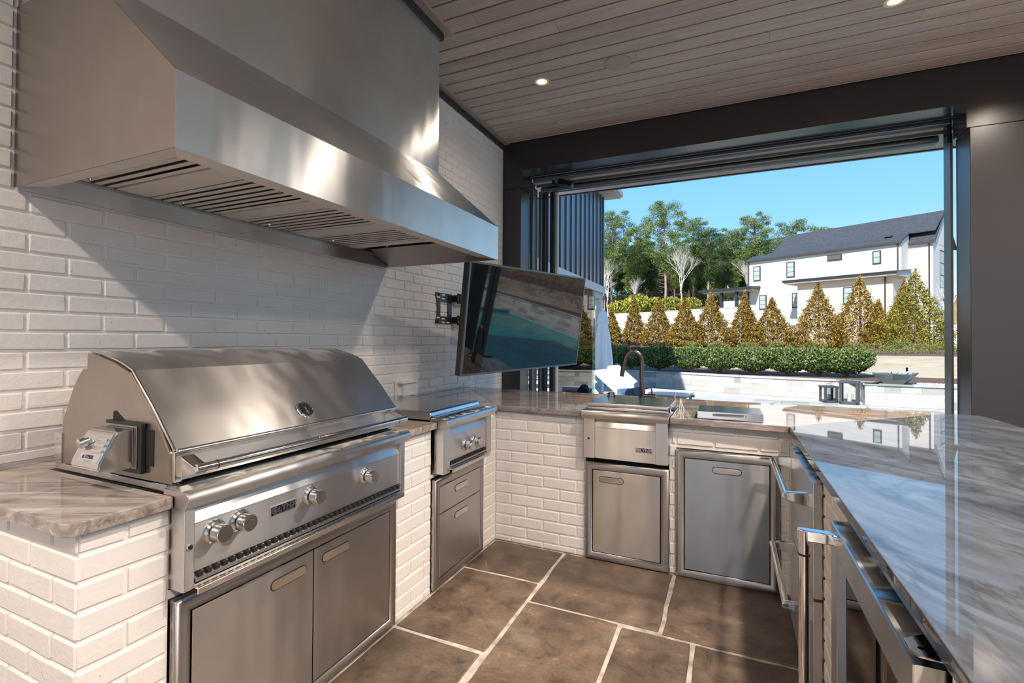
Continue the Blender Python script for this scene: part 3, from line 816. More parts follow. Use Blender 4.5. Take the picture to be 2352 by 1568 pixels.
box('opener_plate', .520, .526, .02, .16, .945, .985, 'chrome', s, .001)
a = empty('access_door', (-.846, 3.07, .004), 0, 'narrow stainless steel access door below the sink station', 'cabinet door', local=True)
access(a, .517, .618, [('door', .0515, .4655, .0505, .5675, .168, .512, .152, -1)])
a = empty('access_door', (-.290, 3.07, .0), 0, 'large stainless steel pull-out door right of the narrow one', 'cabinet door', local=True)
access(a, .546, .753, [('door', .0505, .4955, .0505, .7025, .278, .650, .152, -1)])

# small ice bin cover on the counter
c = empty('ice_bin_cover', (0, 3.20, .94), 0, 'small square steel cover with a bow handle on the back counter', 'cover')
bm = nb(); bx(bm, -.172, .176, 3.065, 3.36, .941, .985, .0025); obj('cover', bm, 'steel_top', c)
bm = nb(); tube(bm, [(-.085, 3.067, .968), (-.082, 3.050, .968), (-.07, 3.044, .968), (.07, 3.044, .968), (.082, 3.050, .968), (.085, 3.067, .968)], .0055, 10); obj('handle', bm, 'chrome', c)

# ------------------------------------------------------------------ refrigerators on the right run
f = empty('drawer_refrigerator', (.345, 2.77, 0), -PI / 2, 'stainless steel two-drawer refrigerator with tubular handles at the far end of the right run', 'refrigerator', local=True)
W = .70
box('body', .004, W - .004, .0, .60, .03, .885, 'black_metal', f)
box('plinth', .01, W - .01, -.01, .0, .0, .03, 'black_metal', f)
for (z0, z1, hz) in ((.462, .880, .812), (.035, .452, .395)):
    d = box('drawer', 0, W, -.065, -.018, z0, z1, 'steel', f, .003)
    box('gasket', .006, W - .006, -.018, -.0, z0 + .004, z1 - .004, 'black_gap', d)
    bm = nb(); tube(bm, [(.03, -.148, hz), (W - .05, -.148, hz)], .0125, 18); h = obj('handle', bm, 'chrome', d)
    for xx in (.022, W - .066):
        bm = nb(); prism(bm, [(-.064, hz - .036), (-.064, hz + .020), (-.145, hz + .014), (-.160, hz + .008), (-.162, hz - .006), (-.152, hz - .015)], 'x', xx, xx + .022, .003, 2); obj('handle_bracket', bm, 'chrome', h)
f = empty('glass_door_refrigerator', (.335, 1.675, 0), -PI / 2, 'under-counter refrigerator with glass door and tall vertical handle, nearest on the right', 'refrigerator', local=True)
W = .69
bm = nb(); bx(bm, .004, W - .004, .55, .57, .03, .875); bx(bm, .004, .02, 0, .55, .03, .875); bx(bm, W - .02, W - .004, 0, .55, .03, .875); bx(bm, .004, W - .004, 0, .55, .855, .875); bx(bm, .004, W - .004, 0, .55, .03, .08)
obj('body', bm, 'black_metal', f, smooth=False)
for zz_ in (.30, .55):
    bm = nb()
    for k in range(14): tube(bm, [(.03, .04 + k * .036, zz_), (W - .03, .04 + k * .036, zz_)], .0025, 5)
    obj('shelf', bm, 'chrome', f)
bm = nb(); frame_loft(bm, 0, W, .05, .880, [(0, .018), (0, .060), (.003, .064), (.078, .064), (.080, .062), (.080, .018), (0, .018)])
d = obj('door', bm, 'steel', f, angle=40)
box('glass', .078, W - .078, -.052, -.046, .128, .802, 'fridge_glass', d)
box('gasket', .01, W - .01, -.018, 0, .06, .87, 'black_gap', d) if 0 else None
bm = nb(); frame_loft(bm, .012, W - .012, .062, .868, [(0, 0), (0, .018), (.04, .018), (.04, 0)]); obj('gasket', bm, 'black_gap', d)
bm = nb(); tube(bm, [(.070, -.140, .10), (.070, -.140, .862)], .0145, 20); h = obj('handle', bm, 'chrome', d)
bm = nb(); tube(bm, [(.070, -.140, .792), (.070, -.140, .798)], .0152, 20); obj('handle_ring', bm, 'black_metal', h)
for zz_ in (.835, .10):
    bm = nb(); prism(bm, [(.085, -.062), (.055, -.062), (.054, -.150), (.060, -.157), (.072, -.158), (.084, -.13)], 'z', zz_, zz_ + .030, .003, 2); obj('handle_bracket', bm, 'chrome', h)
bm = nb(); lathe(bm, [(.006, 0), (.006, .012), (.001, .014)], TR(.100, -.062, .862, PI / 2), 12); obj('screw', bm, 'chrome', d)
bm = nb(); prism(bm, [(W - .055, -.062), (W - .02, -.064), (W - .004, -.055), (W - .002, -.02), (W - .002, .02), (W - .11, .02), (W - .08, -.03)], 'z', .889, .893, .001, 1); hg = obj('hinge', bm, 'steel_polished', f)
bm = nb(); lathe(bm, [(.008, 0), (.008, .012), (.005, .014)], TR(W - .03, -.045, .879), 14); obj('hinge_pin', bm, 'black_metal', hg)

# ------------------------------------------------------------------ range hood
HX, H0, H1 = -1.42, .842, 2.925
h = empty('range_hood', (-1.9, 1.88, 1.93), 0, 'large stainless steel range hood mounted on the brick wall above the grill', 'range hood')
sprof = [(XW + .001, 1.935), (HX, 1.935), (HX, 2.157), (CX, 2.586), (XW + .001, 2.586)]
def plate(name, pts, m, parent, M=None, thick=.004):   # polygon with thickness along its normal
    bm = nb(); vs = [bm.verts.new(p) for p in pts]; f = bm.faces.new(vs)
    r_ = bmesh.ops.solidify(bm, geom=[f], thickness=thick)
    return obj(name, bm, m, parent, smooth=False)
for y in (H0, H1 - .004):
    bm = nb(); prism(bm, sprof, 'y', y, y + .004); obj('side_panel', bm, 'steel_side_reflect' if y < 1 else 'steel_hood', h, smooth=False)
box('front_lip', HX - .004, HX, H0 + .004, H1 - .004, 1.935, 2.157, 'steel_hood', h)
bm = nb(); prism(bm, [(HX, 2.157), (CX, 2.586), (CX - .004, 2.582), (HX - .004, 2.153)], 'y', H0 + .004, H1 - .004); obj('sloped_panel', bm, 'steel_hood', h, smooth=False)
bm = nb(); bx(bm, XW + .001, CX, H0 + .003, H1 - .003, 2.584, 3.60); obj('chimney', bm, 'steel_hood', h, smooth=False)
bm = nb(); prism(bm, [(HX - .006, 1.937), (HX - .006, 1.944), (HX - .13, 1.962), (HX - .132, 1.956)], 'y', H0 + .005, H1 - .005); obj('front_flange', bm, 'baffle_steel', h, smooth=False)
bm = nb(); prism(bm, [(H0 + .005, 1.937), (H0 + .005, 1.944), (H0 + .085, 1.962), (H0 + .087, 1.956)], 'x', XW + .03, HX - .02); obj('side_flange', bm, 'baffle_steel', h, smooth=False)
bm = nb(); prism(bm, [(H1 - .005, 1.937), (H1 - .005, 1.944), (H1 - .26, 2.03), (H1 - .262, 2.024)], 'x', XW + .03, HX - .02); obj('side_flange', bm, 'steel_side_reflect', h, smooth=False)
box('wall_strip', XW + .001, XW + .012, H0 + .01, H1 - .01, 1.930, 2.002, 'steel', h)
box('wall_strip', XW + .012, XW + .05, H0 + .01, H1 - .01, 2.002, 2.010, 'steel_dark', h)
box('interior', XW + .02, HX - .01, H0 + .01, H1 - .01, 2.10, 2.12, 'hood_shade', h)
def zf(x): return 2.004 - (x + 2.29) * .0     # filters lie nearly flat
xf0, xf1 = -2.285, -1.555
pats = [(.92, 1.13, 'f'), (1.13, 1.255, 'b'), (1.255, 1.575, 'f'), (1.575, 1.69, 'b'), (1.69, 2.02, 'f'), (2.02, 2.145, 'b'), (2.145, 2.45, 'f'), (2.45, 2.52, 'b')]
for (a_, b_, kd) in pats:
    if kd == 'b':
        box('blank_panel', xf0, xf1, a_ + .002, b_ - .002, 2.004, 2.012, 'baffle_steel', h, .001)
    else:
        n = max(4, round((b_ - a_) / .046)); d_ = (b_ - a_) / n
        box('filter_back', xf0, xf1, a_, b_, 2.040, 2.044, 'hood_shade', h)  # dark sheet standing in for the shade between slats
        for i in range(n):
            y = a_ + d_ * (i + .5)
            bm = nb(); w2 = d_ * .27
            prism(bm, [(y - w2, 2.006), (y + w2, 2.006), (y + w2, 2.0078), (y - w2, 2.0078)], 'x', xf0, xf1)
            obj('baffle_slat', bm, 'baffle_steel', h, smooth=False)
        for xx, yy in ((-1.66, a_ + d_ * 3), (-2.2, a_ + d_ * 2)):
            bm = nb(); lathe(bm, [(.004, 0), (.004, -.008), (.007, -.008), (.006, -.014), (.002, -.016)], TR(xx, yy, 2.006), 12); obj('filter_knob', bm, 'chrome', h)
for k in range(4):
    bm = nb(); lathe(bm, [(.008, 0), (.008, -.006), (.006, -.008), (.001, -.008)], TR(HX - .02, 2.50 + .05 * k, 1.938), 12); obj('control_button', bm, 'chrome', h)

# ------------------------------------------------------------------ faucet
fa = empty('faucet', (-.62, 3.80, .94), 0, 'dark bronze gooseneck faucet with side lever behind the sink station', 'faucet')
fx, fy = -.612, 3.80
pts = [(fx, fy, .94), (fx, fy, 1.238)]
for i in range(1, 13):
    a_ = PI * i / 12 * .93
    pts.append((fx - .062 + .062 * math.cos(a_), fy - .02 * math.sin(a_ / 2), 1.238 + .078 * math.sin(a_)))
q = Vector(pts[-1])
pts += [tuple(q + Vector((-.008, 0, -.03))), tuple(q + Vector((-.012, 0, -.05)))]
bm = nb(); tube(bm, pts, .0165, 16); nk = obj('neck', bm, 'gun_metal', fa, angle=60)
bm = nb(); tube(bm, [tuple(q + Vector((-.010, 0, -.045))), tuple(q + Vector((-.026, 0, -.135)))], [.0185, .0155], 16); obj('spray_head', bm, 'gun_metal', fa)
bm = nb(); lathe(bm, [(.029, 0), (.029, .006), (.024, .009), (.0245, .10), (.019, .102)], TR(fx, fy, .94), 24); obj('base', bm, 'gun_metal', fa)
bm = nb(); lathe(bm, [(.017, 0), (.017, .095), (.0165, .096)], TR(fx + .01, fy, .975, 0, PI / 2), 20); lv = obj('valve', bm, 'gun_metal', fa)
bm = nb(); tube(bm, [(fx + .078, fy, .985), (fx + .072, fy, 1.035)], .0055, 8); obj('lever', bm, 'gun_metal', lv)
# clear dish on the sink cover
bm = nb(); lathe(bm, [(.028, 0), (.030, .004), (.024, .006), (.022, .026), (.020, .026), (.018, .008), (.001, .008)], TR(-.765, 3.44, 1.001), 20)
obj('glass_dish', bm, 'clear_glass', None, 'small clear glass dish at the back of the sink cover', 'dish', loc=(-.765, 3.44, 1.001))

# ------------------------------------------------------------------ television on its wall arm
tn = Vector((.9554, -.2652, -.1296)).normalized(); tc = Vector((-1.50, 3.74, 1.56))
up = Vector((0, 0, 1)); rt = up.cross(tn).normalized(); uu = tn.cross(rt).normalized()
gg = .020; rt2 = math.cos(gg) * rt + math.sin(gg) * uu; uu2 = -math.sin(gg) * rt + math.cos(gg) * uu
tv = empty('television', (0, 0, 0), 0, 'large flat screen television tilted down on an arm beside the hood', 'television', local=True)
mm = Matrix((rt2, -tn, uu2)).transposed().to_4x4(); mm.translation = tc; tv.matrix_world = mm
TW, TH = 1.55, .83
box('case', -TW / 2, TW / 2, .004, .060, -TH / 2, TH / 2, 'tv_case', tv, .004)
bm = nb(); frame_loft(bm, -TW / 2, TW / 2, -TH / 2, TH / 2, [(0, -.010), (0, .002), (.003, .004), (.014, .004), (.016, .000), (.016, -.004)]); obj('bezel', bm, 'tv_bezel', tv)
box('screen', -TW / 2 + .0155, TW / 2 - .0155, -.0005, .003, -TH / 2 + .0155, TH / 2 - .0155, 'tv_screen', tv)
box('rear_hump', -.45, .45, .060, .095, -.30, .12, 'tv_case', tv, .01)
mo = empty('wall_mount', (XW, 3.70, 1.67), 0, 'black slotted steel bracket on the brick wall holding the television arm', 'tv mount')
# wall plate with a window and slots
def plate_poly(y0, y1, z0, z1): bx(bm, XW + .001, XW + .006, y0, y1, z0, z1, .001, 1)
bm = nb()
t = bmesh.new()
outer = [(3.565, 1.812), (3.835, 1.812), (3.835, 1.538), (3.565, 1.538), (3.572, 1.56), (3.590, 1.60), (3.595, 1.675), (3.590, 1.75), (3.572, 1.79)]
inner = [(3.645, 1.735), (3.770, 1.735), (3.770, 1.605), (3.645, 1.605)]
# build as strips around the window
P2 = lambda y, z: (y, z)
for poly in ([(3.565, 1.812), (3.835, 1.812), (3.835, 1.735), (3.590, 1.735), (3.572, 1.79)], [(3.590, 1.605), (3.835, 1.605), (3.835, 1.538), (3.565, 1.538), (3.572, 1.56)],
             [(3.590, 1.735), (3.645, 1.735), (3.645, 1.605), (3.590, 1.605), (3.595, 1.675)], [(3.770, 1.735), (3.835, 1.735), (3.835, 1.605), (3.770, 1.605)]):
    prism(bm, poly, 'x', XW + .002, XW + .008)
pt = obj('wall_plate', bm, 'charcoal_metal', mo, smooth=False)
bm = nb()
for (y, z) in ((3.69, 1.795), (3.61, 1.772), (3.69, 1.762), (3.61, 1.590), (3.69, 1.583), (3.69, 1.552), (3.77, 1.552)):
    prism(bm, stadium(y, z, .055, .012), 'x', XW + .0078, XW + .0086)
obj('plate_slots', bm, 'painted_mortar', pt, smooth=False)
for (y, z) in ((3.62, 1.798), (3.775, 1.795), (3.60, 1.553)):
    bm = nb(); lathe(bm, [(.011, 0), (.011, .006), (.001, .008)], TR(XW + .008, y, z, 0, PI / 2), 10); obj('bolt', bm, 'black_metal', pt)
for z in (1.775, 1.575):
    bm = nb(); bx(bm, XW + .008, XW + .07, 3.835, 3.90, z - .03, z + .03, .004); lathe(bm, [(.02, 0), (.02, .09)], TR(XW + .06, 3.88, z - .045), 14); obj('arm_pivot', bm, 'black_metal', mo)
bm = nb(); bx(bm, XW + .04, XW + .08, 3.87, 4.35, 1.74, 1.80, .004); bx(bm, XW + .04, XW + .08, 3.87, 4.35, 1.55, 1.61, .004); obj('arm', bm, 'black_metal', mo)
bm = nb(); tube(bm, [(XW + .06, 4.33, 1.67), (-1.78, 3.97, 1.60)], .03, 4); obj('arm', bm, 'black_metal', mo)
bm = nb(); tube(bm, [(-1.80, 3.99, 1.60), (-1.615, 3.80, 1.57)], .035, 4); obj('arm', bm, 'black_metal', mo)

# outlet box on the wall
o_ = empty('outlet_box', (XW, 3.16, .95), 0, 'white painted outlet box low on the brick wall behind the burner', 'outlet')
box('box', XW + .001, XW + .045, 3.08, 3.255, .955, 1.055, 'outlet_paint', o_, .006)
box('cover', XW + .001, XW + .065, 3.03, 3.235, 1.056, 1.075, 'outlet_paint', o_, .004)
box('back_plate', XW + .0, XW + .012, 3.015, 3.262, .945, 1.085, 'outlet_paint', o_, .003)

# ------------------------------------------------------------------ ceiling lights, speaker, floodlight
def downlight(x, y, label, gain=1.0):
    l = empty('recessed_light', (x, y, ZC), 0, label, 'ceiling light', 'recessed lights in the plank ceiling')
    bm = nb(); lathe(bm, [(.066, 0), (.067, -.004), (.060, -.0055), (.047, -.004), (.045, .0)], TR(x, y, ZC), 36, False); obj('trim_ring', bm, 'outlet_paint', l)
    bm = nb(); lathe(bm, [(.037, -.0022), (.001, -.0026)], TR(x, y, ZC), 28); obj('lens', bm, 'lamp_glow', l)
    bm = nb(); lathe(bm, [(.0465, -.0016), (.037, -.0020)], TR(x, y, ZC), 28, False); obj('lens_halo', bm, 'lamp_halo', l)  # emissive ring imitating the warm halo round the lens
    ld_ = bpy.data.lights.new('lamp', 'SPOT'); ld_.energy = LAMP_W * gain; ld_.color = (1, .85, .71); ld_.spot_size = R(150); ld_.spot_blend = .9; ld_.shadow_soft_size = .07
    lo = bpy.data.objects.new('lamp', ld_); col.objects.link(lo); lo.parent = l; lo.location = (0, 0, -.03)
downlight(-1.465, 3.856, 'glowing recessed ceiling light nearer the brick wall', .08)
downlight(.985, 3.848, 'glowing recessed ceiling light at the top right, cut by the frame', .8)
for x, y in ((2.21, 3.85), (3.43, 3.85), (.985, 1.45), (2.21, 1.45), (3.43, 1.45), (.985, -.95), (2.21, -.95), (3.43, -.95), (-1.465, -.95)):  # unseen downlights added to bring up the interior light
    downlight(x, y, 'added recessed ceiling light out of the frame, filling in the room light')
sp_ = empty('ceiling_speaker', (-.81, 3.83, ZC), 0, 'flat round ceiling speaker between the two recessed lights', 'speaker')
bm = nb(); lathe(bm, [(.104, 0), (.104, -.006), (.100, -.008)], TR(-.81, 3.83, ZC), 44); obj('trim_ring', bm, 'trim_wood', sp_)
bm = nb(); lathe(bm, [(.099, -.007), (.098, -.009), (.001, -.010)], TR(-.81, 3.83, ZC), 44); obj('grille', bm, 'speaker_grille', sp_)
fl = empty('floodlight', (-1.83, 5.32, 3.25), 0, 'small black tilted fixture hanging at the upper left of the opening', 'light')
box('mount_arm', -1.875, -1.845, 5.28, 5.31, 3.20, 3.262, 'black_plastic', fl, .003)
bm = nb(); tube(bm, [(-1.86, 5.295, 3.205), (-1.80, 5.295, 3.20)], .012, 10); obj('joint', bm, 'black_plastic', fl)
bm = nb(); t = bmesh.new(); bx(t, -.09, .09, -.05, .05, -.034, .034, .012); merge(bm, t, TR(-1.715, 5.30, 3.19, R(-12), R(17), 0)); obj('housing', bm, 'black_plastic', fl)

# ------------------------------------------------------------------ glass door leaf swung outside the opening
gd = struct('door_1', (lambda b_: (bx(b_, -2.006, -1.996, 5.75, 7.79, .02, 2.20), b_)[1])(nb()), 'door_glass')
for z in (.25, 1.9): box('clamp', -2.016, -1.986, 7.70, 7.79, z, z + .06, 'chrome', gd)
box('handle', -1.995, -1.975, 7.66, 7.675, 1.45, 1.75, 'chrome', gd, .003)

# ================================================================== EXTERIOR
def pw(P_, t):
    if t <= P_[0][0]: return P_[0][1]
    for (a, za), (b, zb_) in zip(P_[:-1], P_[1:]):
        if t < b: return za + (zb_ - za) * (t - a) / (b - a)
    return P_[-1][1]
def zt(x, y):
    """ground height: garden rising to the arborvitae, then the wood on its bank behind the garden wall"""
    return max(pw([(13.9, .44), (16.0, .50), (17.2, .62), (19.6, .97), (25, 1.12), (300, 1.12)], y + .3 * x), pw([(59.3, -4), (60.4, 4.9), (75, 6.4), (130, 9.0), (300, 12)] if x < 1.6 else [(71, -4), (73, 5.5), (85, 6.8), (130, 9.0), (300, 12)], y + .585 * x))
# ---- patio, pool
bm = nb()
for (x0, x1, y0, y1) in ((-14, .74, 5.3, 18), (.74, 3.4, 5.3, 6.6), (3.4, 11, 5.3, 5.9), (11, 17.4, 5.3, 12.5), (.74, 2.72, 12.72, 15), (2.72, 11, 12.15, 13.2), (4.9, 20, -16, 5.3), (-14, 4.9, -16, -3.5)):
    bx(bm, x0, x1, y0, y1, -.16, -.004)
patio = struct('patio', bm, 'patio_stone')
# coping stones along the pool edge
def coping(x0, x1, y0, y1):
    n = max(1, round(max(x1 - x0, y1 - y0) / .6)); hx = (x1 - x0) > (y1 - y0)
    for i in range(n):
        a = (x0 + (x1 - x0) * i / n + .003, x0 + (x1 - x0) * (i + 1) / n - .003) if hx else (x0, x1)
        b_ = (y0, y1) if hx else (y0 + (y1 - y0) * i / n + .003, y0 + (y1 - y0) * (i + 1) / n - .003)
        box('coping_stone', a[0], a[1], b_[0], b_[1], -.05, .006, 'travertine', patio, .008)
coping(.55, 2.72, 12.70, 13.0); coping(2.68, 11.1, 12.13, 12.43); coping(.5, .80, 6.4, 12.70); coping(.8, 3.4, 6.35, 6.65); coping(3.2, 3.5, 5.95, 6.65); coping(3.2, 11, 5.65, 5.95); coping(10.95, 11.25, 5.65, 12.43)
bm = nb(); bx(bm, .74, 11, 6.6, 12.15, -.6, -.10); bx(bm, 3.4, 11, 5.9, 6.6, -.6, -.10); bx(bm, .74, 2.72, 12.15, 12.72, -.6, -.10)
struct('pool_water', bm, 'pool_water')
# ---- ground beyond the retaining wall
WL = [(-8, 16.2), (-5.2, 15.9), (-3.4, 15.35), (-2.0, 14.95), (.27, 14.12), (2.35, 13.78), (2.80, 13.70), (2.9, 12.9), (4.4, 12.86), (8.5, 12.95), (11.5, 12.6), (14.2, 11.2), (16.5, 8.5), (17.5, 5.5), (30, 5.5)]
def wall_y(x):
    for (a, ya), (b, yb_) in zip(WL[:-1], WL[1:]):
        if a <= x <= b: return ya + (yb_ - ya) * (x - a) / (b - a)
    return 14
def ground(name, t0, t1, m, n=16, x0=-40, x1=60, wall=False):
    bm = nb(); rows = []
    for i in range(n + 1):
        t_ = t0 + (t1 - t0) * i / n; row = []
        for j in range(41):
            x = x0 + (x1 - x0) * j / 40; y = t_ - .3 * x
            if wall: y = wall_y(x) + .08 + (t1 - .3 * x - wall_y(x) - .08) * i / n
            row.append(bm.verts.new((x, y, zt(x, y) + (.02 * noise.noise((x * .8, y * .8, 1)) if t0 > 12 else 0))))
        rows.append(row)
    for i in range(n):
        for j in range(40): bm.faces.new((rows[i][j], rows[i][j + 1], rows[i + 1][j + 1], rows[i + 1][j]))
    return struct(name, bm, m)
ground('mulch_bed', 13.75, 16.35, 'mulch', 8, -8, 24, True)
ground('lawn', 16.3, 19.7, 'dry_lawn', 10, -14, 24)
ground('mulch_bed', 19.68, 26.0, 'mulch', 10, -20, 30)
def bank(name, f0, f1, m, n, x0, x1):
    bm = nb(); rows = []
    for i in range(n + 1):
        row = []
        for j in range(61):
            x = x0 + (x1 - x0) * j / 60; y = f0(x) + (f1(x) - f0(x)) * (i / n) ** 1.6
            row.append(bm.verts.new((x, y, zt(x, y))))
        rows.append(row)
    for i in range(n):
        for j in range(60): bm.faces.new((rows[i][j], rows[i][j + 1], rows[i + 1][j + 1], rows[i + 1][j]))
    return struct(name, bm, m)
bank('garden_ground', lambda x: 25.9 - .3 * x, lambda x: (59.25 if x < 1.6 else 71) - .585 * x, 'leaf_litter', 10, -45, 60)
bank('woodland_ground', lambda x: (59.2 if x < 1.6 else 70.9) - .585 * x, lambda x: 200 - .585 * x, 'leaf_litter', 40, -130, 130)

# ---- stone retaining wall, laid block by block
rw = empty('retaining_wall', (.3, 14.1, 0), 0, 'low pale travertine retaining wall with a thin cap beyond the patio', 'wall')
line = [(-5.2, 15.9), (-3.4, 15.35), (-2.0, 14.95), (.27, 14.12), (2.35, 13.78), (2.80, 13.70), (2.72, 12.86), (4.4, 12.86), (8.5, 12.95), (11.5, 12.6), (14.2, 11.2), (16.5, 8.5), (17.5, 5.5)]
H_ = .445
for i, (A, B_) in enumerate(zip(line[:-1], line[1:])):
    A = Vector(A); B_ = Vector(B_); d = (B_ - A); ln = d.length; d.normalize(); ang = math.atan2(d.y, d.x)
    z = 0; r_ = 0
    rows = [.145, .15, .15]
    if ln < 1: rows = [.15, .15, .145]
    for hgt in rows:
        s_ = 0.0
        while s_ < ln - .01:
            w_ = min(random.uniform(.28, .62), ln - s_)
            if ln - s_ - w_ < .12: w_ = ln - s_
            bm = nb(); bx(bm, .001, w_ - .001, random.uniform(-.003, .004), .22, .001, hgt - .001, .002, 1)
            o = obj('stone_block', bm, 'travertine', rw, smooth=False)
            o.location = Vector((A.x + d.x * s_, A.y + d.y * s_, z)) - OFF[rw.name]; o.rotation_euler = (0, 0, ang)
            for v_ in o.data.vertices: v_.co += OFF[rw.name]
            s_ += w_
        z += hgt
    n = max(1, round(ln / .9))
    for k in range(n):
        bm = nb(); bx(bm, ln * k / n + .001, ln * (k + 1) / n - .001, -.035, .28, .446, .485, .006, 2)
        bmesh.ops.transform(bm, verts=bm.verts[:], matrix=Matrix.Translation((A.x, A.y, 0)) @ Matrix.Rotation(ang, 4, 'Z'))
        obj('cap_stone', bm, 'travertine', rw)

# ---- two lanterns, fire bowl, spotlight, pool furniture
def lantern(x, y, w_, h, label, rz):
    l = empty('lantern', (x, y, .006), rz, label, 'lantern', local=True)
    a = w_ / 2; t = w_ * .16; bm = nb()
    for sx in (-1, 1):
        for sy in (-1, 1):
            bx(bm, min(sx * a, sx * (a - t)), max(sx * a, sx * (a - t)), min(sy * a, sy * (a - t)), max(sy * a, sy * (a - t)), 0, h, .004, 1)
            obj('post', bm, 'lantern_metal', l); bm = nb()
    box('base', -a, a, -a, a, 0, t, 'lantern_metal', l, .004); box('roof', -a - .01, a + .01, -a - .01, a + .01, h - t * .6, h + .01, 'lantern_metal', l, .006)
    bm = nb(); tube(bm, [(-.05, 0, h + .01), (-.05, 0, h + .06), (.05, 0, h + .06), (.05, 0, h + .01)], .006, 6); obj('ring', bm, 'lantern_metal', l)
    bm = nb(); lathe(bm, [(.045, t), (.045, t + h * .35), (.03, t + h * .36)], None, 16); obj('candle', bm, 'white_paint', l)
    box('pane', -a + .01, a - .01, -a + .012, -a + .016, t, h - t, 'clear_glass', l)
lantern(2.10, 13.22, .29, .36, 'shorter dark square lantern in front of the stone wall', .25)
lantern(2.46, 12.99, .36, .50, 'taller dark square lantern in front of the stone wall', -.25)
fb = empty('fire_bowl', (3.30, 13.12, .485), 0, 'square grey stone fire bowl filled with pebbles on the retaining wall', 'fire bowl')
bm = nb(); cx, cy = 3.32, 13.12
def sq(r_, z, a=.35): return [bm.verts.new((cx + r_ * math.cos(a + PI / 2 * k), cy + r_ * math.sin(a + PI / 2 * k), z)) for k in range(4)]
rg = [sq(.24, .486), sq(.48, .70), (sq(.49, .722)), sq(.43, .722), sq(.40, .68)]
bm.faces.new(rg[0][::-1])
for i in range(4):
    for k in range(4): bm.faces.new((rg[i][k], rg[i][(k + 1) % 4], rg[i + 1][(k + 1) % 4], rg[i + 1][k]))
bm.faces.new(rg[4]); obj('bowl', bm, 'bowl_stone', fb, smooth=False)
def blob(bm, c, rx, ry, rz_, seed=0, sub=1, rough_=.1):
    t = bmesh.new(); bmesh.ops.create_icosphere(t, subdivisions=sub, radius=1)
    for v_ in t.verts: v_.co *= 1 + rough_ * noise.noise(v_.co * 1.7 + Vector((seed, 0, 0)))
    merge(bm, t, Matrix.Translation(c) @ Matrix.Rotation(seed, 4, 'Z') @ Matrix.Diagonal((rx, ry, rz_, 1)))
for i in range(60):
    a_ = random.uniform(0, 6.28); q_ = .33 * math.sqrt(random.random()); ca = cx + q_ * math.cos(a_); cb = cy + q_ * math.sin(a_)
    bm = nb(); blob(bm, (ca, cb, .712 + random.uniform(0, .03)), random.uniform(.03, .05), random.uniform(.025, .04), .025, i); obj('pebble', bm, 'pebble', fb)
bm = nb(); prism(bm, [(-.14, 0), (.14, 0), (.14, .012), (-.14, .012)], 'y', -.09, 0); 
bmesh.ops.transform(bm, verts=bm.verts[:], matrix=Matrix.Translation((cx + .03, cy - .33, .69)) @ Matrix.Rotation(-.43, 4, 'Z')); obj('spill_lip', bm, 'chrome', fb)
bm = nb(); prism(bm, stadium(0, .05, .05, .10)[::2], 'y', -.01, .01); bmesh.ops.transform(bm, verts=bm.verts[:], matrix=Matrix.Translation((cx + .25, cy + .12, .74))); obj('igniter', bm, 'pebble', fb)
# gravel on the wall top
bm = nb()
for i in range(220):
    x = random.uniform(3.5, 6.5); blob(bm, (x, random.uniform(13.12, 13.5), .48), random.uniform(.02, .05), random.uniform(.02, .04), .025, i)
obj('gravel', bm, 'patio_stone', None, 'pale river pebbles strewn on the bed right of the fire bowl', 'gravel', kind='stuff', loc=(5, 13.3, .48))
sl_ = empty('garden_spotlight', (-1.95, 15.35, .5), 0, 'small round white-faced garden spotlight at the foot of the hedge', 'spotlight')
bm = nb(); lathe(bm, [(.05, 0), (.09, .10), (.09, .13)], TR(-1.95, 15.42, .62, R(100)), 20); obj('housing', bm, 'black_plastic', sl_)
bm = nb(); lathe(bm, [(.085, .128), (.001, .131)], TR(-1.95, 15.42, .62, R(100)), 20); obj('lens', bm, 'white_paint', sl_)
bm = nb(); tube(bm, [(-1.95, 15.42, .45), (-1.95, 15.42, .6)], .012, 6); obj('stake', bm, 'black_plastic', sl_)

# closed parasol
um = empty('parasol', (-2.62, 10.88, 0), 0, 'closed white garden parasol standing beyond the faucet', 'parasol')
ux, uy = -2.62, 10.88; um.scale = (1.22, 1.22, 1.06)
def folds(bm, prof, k=8, amp=.22, seg=64, ph=0):
    rings = []
    for (r_, z, am) in prof:
        rings.append([bm.verts.new((ux + r_ * (1 + am * math.cos(k * 2 * PI * i / seg + z * 1.3 + ph)) * math.cos(2 * PI * i / seg + .25 * z), uy + r_ * (1 + am * math.cos(k * 2 * PI * i / seg + z * 1.3 + ph)) * math.sin(2 * PI * i / seg + .25 * z), z + (.03 * math.cos(k * 2 * PI * i / seg) if am > .24 else 0))) for i in range(seg)])
    for a, b_ in zip(rings[:-1], rings[1:]):
        for i in range(seg): bm.faces.new((a[i], a[(i + 1) % seg], b_[(i + 1) % seg], b_[i]))
bm = nb(); folds(bm, [(.03, 1.955, .02), (.055, 1.93, .1), (.075, 1.85, .18), (.10, 1.70, .2), (.115, 1.68, .2), (.06, 1.66, .2)], 4); obj('canopy_cap', bm, 'umbrella_canvas', um, angle=60)
bm = nb(); folds(bm, [(.05, 1.80, .1), (.085, 1.62, .18), (.11, 1.4, .26), (.13, 1.1, .28), (.15, .85, .3), (.145, .72, .36), (.09, .66, .38)], 6); obj('canopy', bm, 'umbrella_canvas', um, angle=60)
bm = nb(); tube(bm, [(ux, uy, 0), (ux, uy, 1.97)], .02, 10); lathe(bm, [(.012, 0), (.02, .02), (.008, .05), (.001, .06)], TR(ux, uy, 1.96), 10); obj('pole', bm, 'white_paint', um)
bm = nb(); lathe(bm, [(.25, 0), (.25, .04), (.05, .07)], TR(ux, uy, 0), 24); obj('base', bm, 'lantern_metal', um)
